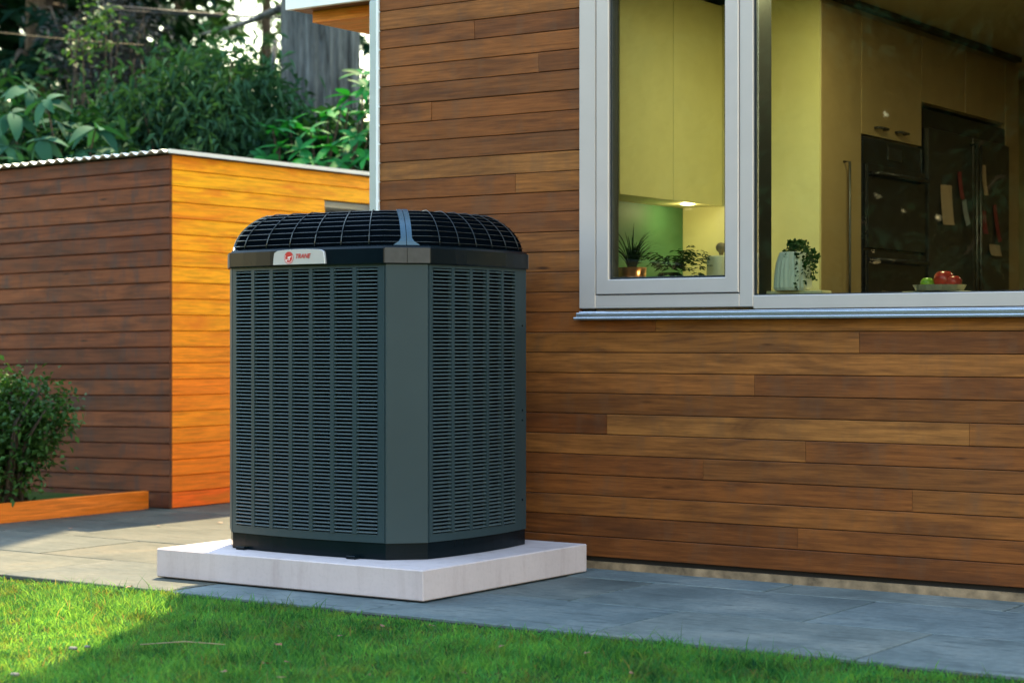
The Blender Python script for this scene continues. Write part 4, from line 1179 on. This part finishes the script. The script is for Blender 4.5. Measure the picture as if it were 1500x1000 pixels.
def conifer(name, label, base, H, crown0, R, n, tr, mat, seed, L=0.30, group=None, bark=True, gap=0.0):
    r = random.Random(seed)
    root = empty(name, base); tag(root, label, 'tree', group)
    trunk_mesh(H*0.98, tr, tr*0.15, seed, 20, 18, 0.25).build('trunk', M['stem'], root)
    nb = int(max(24, (H-crown0)*9)); b = MB(); P = []; Dv = []; T = []
    per = max(8, n//nb)
    for i in range(nb):
        z = crown0 + (H-crown0)*((i+r.random())/nb)
        f = (z-crown0)/(H-crown0)
        if r.random() < gap: continue
        bl = R*(1-f)**0.75*r.uniform(0.65, 1.1) + 0.15
        a = r.uniform(0, 6.28); d = np.array([math.cos(a), math.sin(a), 0.0])
        dr = r.uniform(0.15, 0.42)
        b.tube([(0, 0, z), tuple(d*bl*0.5 + np.array([0,0,z+0.05-dr*bl*0.2])), tuple(d*bl + np.array([0,0,z-dr*bl]))], [0.03*tr/0.2, 0.016, 0.005], 4)
        t = nrng.random(per)**0.7
        p = d[None]*bl*t[:,None]; p[:,2] += z - dr*bl*t**1.6
        side = np.array([-d[1], d[0], 0])
        p += side[None]*(nrng.normal(0, 0.16, (per,1))*bl*(1-0.5*t[:,None]))
        p[:,2] += nrng.normal(0, 0.05, per)
        dd = d[None]*0.7 + side[None]*nrng.normal(0, 0.8, (per,1)) + np.array([[0,0,-0.35]]) + nrng.normal(0, 0.2, (per,3))
        P.append(p); Dv.append(dd); T.append(np.full(per, r.random())*0.6 + nrng.random(per)*0.4)
    P = np.concatenate(P); Dv = np.concatenate(Dv); T = np.concatenate(T); k = len(P)
    V, F = leaf_cards(P, Dv, L*nrng.uniform(0.6, 1.3, k), L*0.34*nrng.uniform(0.7, 1.3, k), 0.1, 0.25)
    o = np_mesh('crown', V, F, mat, root, np.repeat(T, 4)); o["kind"] = "stuff"
    b.build('branch', M['stem'], root)["kind"] = "stuff"
    return root
b0 = at(470, 330, 16.0); b0.z = 0
big = empty('fir_tree', tuple(b0)); tag(big, 'huge grey furrowed fir trunk rising behind the shed', 'tree')
trunk_mesh(34, 0.335, 0.12, 2, 128, 70, 0.55).build('trunk', M['bark'], big)
kk = 5200; zz = 26 + 8*nrng.random(kk)**1.2
rad_ = 2.3*(1-(zz-26)/8.6)*nrng.random(kk)**0.5; aa = nrng.uniform(0, 6.28, kk)
V, F = leaf_cards(np.stack([rad_*np.cos(aa), rad_*np.sin(aa), zz], 1), rand_dirs(kk, -0.3), 0.45*nrng.uniform(0.6, 1.2, kk), 0.16*nrng.uniform(0.7, 1.2, kk))
np_mesh('crown', V, F, M['conifer'], big, np.repeat(nrng.random(kk), 4))["kind"] = "stuff"
# bare branch across the gap beside the trunk
b = MB(); q = at(405, 20, 16.2) - b0
b.tube([tuple(at(412, 12, 16.1)-b0), tuple(at(370, 30, 16.4)-b0), tuple(at(330, 44, 16.8)-b0), tuple(at(285, 52, 17.2)-b0)], [0.035, 0.024, 0.018, 0.008], 6)
b.build('branch', M['bark'], big); b = MB()
b.tube([tuple(at(404, 60, 16.3)-b0), tuple(at(398, 105, 16.2)-b0), tuple(at(388, 150, 16.2)-b0), tuple(at(384, 200, 16.2)-b0)], [0.02, 0.022, 0.028, 0.03], 6)
b.build('branch', M['bark'], big)

# conifers far behind
far = [(-30, 27, 11.0, 0.6, 3.0, 8000, 'conifer', 'dark conifer at the far edge behind the large-leaved rhododendron', 0.10),
       (52, 24, 11.0, 0.8, 2.4, 7000, 'conifer', 'dark conifer with drooping sprays behind the cables', 0.12),
       (118, 29, 13.0, 0.8, 2.8, 7000, 'conifer', 'dark conifer standing between the rhododendron and the drooping shrub', 0.12),
       (205, 33, 12.5, 1.5, 2.4, 4000, 'conifer', 'thin conifer behind the grey twigs', 0.25),
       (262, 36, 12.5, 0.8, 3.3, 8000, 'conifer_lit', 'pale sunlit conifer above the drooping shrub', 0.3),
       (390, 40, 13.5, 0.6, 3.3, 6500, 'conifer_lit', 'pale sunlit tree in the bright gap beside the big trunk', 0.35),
       (560, 34, 12.5, 0.8, 2.6, 1500, 'conifer', 'dark conifer half hidden behind the big trunk', 0.2)]
for i, (px, D, H, c0, R, n, mt, lab, gp_) in enumerate(far):
    p = at(px, 500, D); p.z = 0
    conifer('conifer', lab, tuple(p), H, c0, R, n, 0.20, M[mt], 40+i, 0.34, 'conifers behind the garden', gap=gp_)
# grey tangle of dry twigs
b0 = at(165, 300, 18.0); b0.z = 0
shrub_mass('dry_shrub', 'grey tangle of dry twigs between dark conifers and drooping shrub', 'shrub', tuple(b0),
           [ell(165, 75, 18, 0.55, 0.50), ell(150, 110, 17.6, 0.42, 0.40), ell(195, 110, 18, 0.42, 0.36), ell(130, 60, 18, 0.35, 0.40)], 2600, 0.10, 0.024, M['greytwig'], 21, stems=26)
b0 = at(140, 300, 16.8); b0.z = 0
shrub_mass('young_tree', 'small yellow-green sapling in front of the grey twigs', 'tree', tuple(b0),
           [ell(148, 35, 16.6, 0.13, 0.12), ell(135, 52, 16.6, 0.12, 0.10), ell(118, 68, 16.7, 0.11, 0.06), ell(158, 28, 16.6, 0.08, 0.08)], 240, 0.075, 0.034, M['conifer_lit'], 23, stems=5)
# undergrowth closing the view behind the shed
b0 = at(250, 500, 19.5); b0.z = 0
shrub_mass('hedge_shrub', 'dark leafy hedge closing the garden behind the shed', 'hedge', tuple(b0),
           [ell(0, 235, 19.5, 1.6, 0.9), ell(150, 225, 19.8, 1.4, 0.8), ell(300, 220, 19.5, 1.3, 0.9), ell(430, 225, 19.0, 1.2, 0.8), ell(-150, 240, 19.5, 1.6, 0.9), ell(560, 220, 19.5, 1.4, 0.9)], 7000, 0.16, 0.06, M['rhodo_mass'], 31, stems=14)

# trees on the other side of the lawn, mirrored in the window panes
mir = [(-5.6, -12.5, 6.2, 1.2, 2.0), (-3.6, -11.6, 6.8, 1.6, 1.7), (-1.6, -13.0, 6.0, 1.0, 2.1), (0.6, -13.5, 6.2, 1.0, 2.1), (-8.0, -12.6, 6.2, 1.0, 2.2)]
mlab = ['second garden tree from the end of the row across the lawn', 'tallest garden tree across the lawn from the opening sash', 'garden tree across the lawn with the lowest branches', 'garden tree across the lawn facing the fixed pane', 'garden tree at the end of the row across the lawn']
for i, (x, y, H, c0, R) in enumerate(mir):
    conifer('garden_tree', mlab[i], (x, y, -0.03), H, c0, R, 9000, 0.26, M['conifer'], 70+i, 0.24, 'trees mirrored in the window', gap=0.05)

shrub_mass('sky_block_hedge', 'unseen hedge added across the lawn to block sky reflections', 'hedge', (-4.0, -15.5, 0.0),  # added out of view to keep bright sky out of the panes
           [((x_, -15.5 + 0.5*math.sin(x_*3), z_), (1.7, 0.9, 1.5)) for x_ in (-13, -10.5, -8, -5.5, -3, -0.5, 2, 4.5) for z_ in (1.2, 2.7, 4.2, 5.2)], 105000, 0.27, 0.15, M['conifer'], 91, stems=16)

# neighbour's roof edge at the far left, cables
nb = empty('neighbour_roof', tuple(at(0, 210, 17.0))); tag(nb, 'slate-blue ribbed roof of a neighbouring outbuilding at the frame edge', 'roof')
nbz = at(0, 210, 17.0)
for k in range(6):
    g = MB(); g.bbox(-1.6, 0.20 - 0.03*k, -0.06+0.10*k, 0.05+0.10*k, -0.16+0.065*k, -0.10+0.065*k, 0.006); g.build('roof_panel', M['ac_satin'], nb)
g = MB(); g.box(-1.55, 0.1, 0.02, 0.6, -nbz.z, -0.17); g.build('wall', M['backing'], nb)
for i, (pts, lab) in enumerate([([(-40, 44, 16.5), (60, 54, 16.6), (130, 61, 16.8), (210, 66, 17.0)], 'thin pale cable crossing in front of the dark conifers'),
                                ([(150, 8, 17.0), (260, 17, 17.2), (330, 22, 17.3), (415, 24, 17.3)], 'upper black cable running to the big trunk'),
                                ([(150, 14, 17.0), (260, 21, 17.2), (330, 25, 17.3), (415, 27, 17.3)], 'lower black cable running to the big trunk')]):
    b = MB(); b.tube([tuple(at(*q)) for q in pts], 0.008 if i else 0.0024, 5)
    tag(b.build('cable', M['twig'] if i == 0 else M['cable']), lab, 'cable', 'overhead cables')
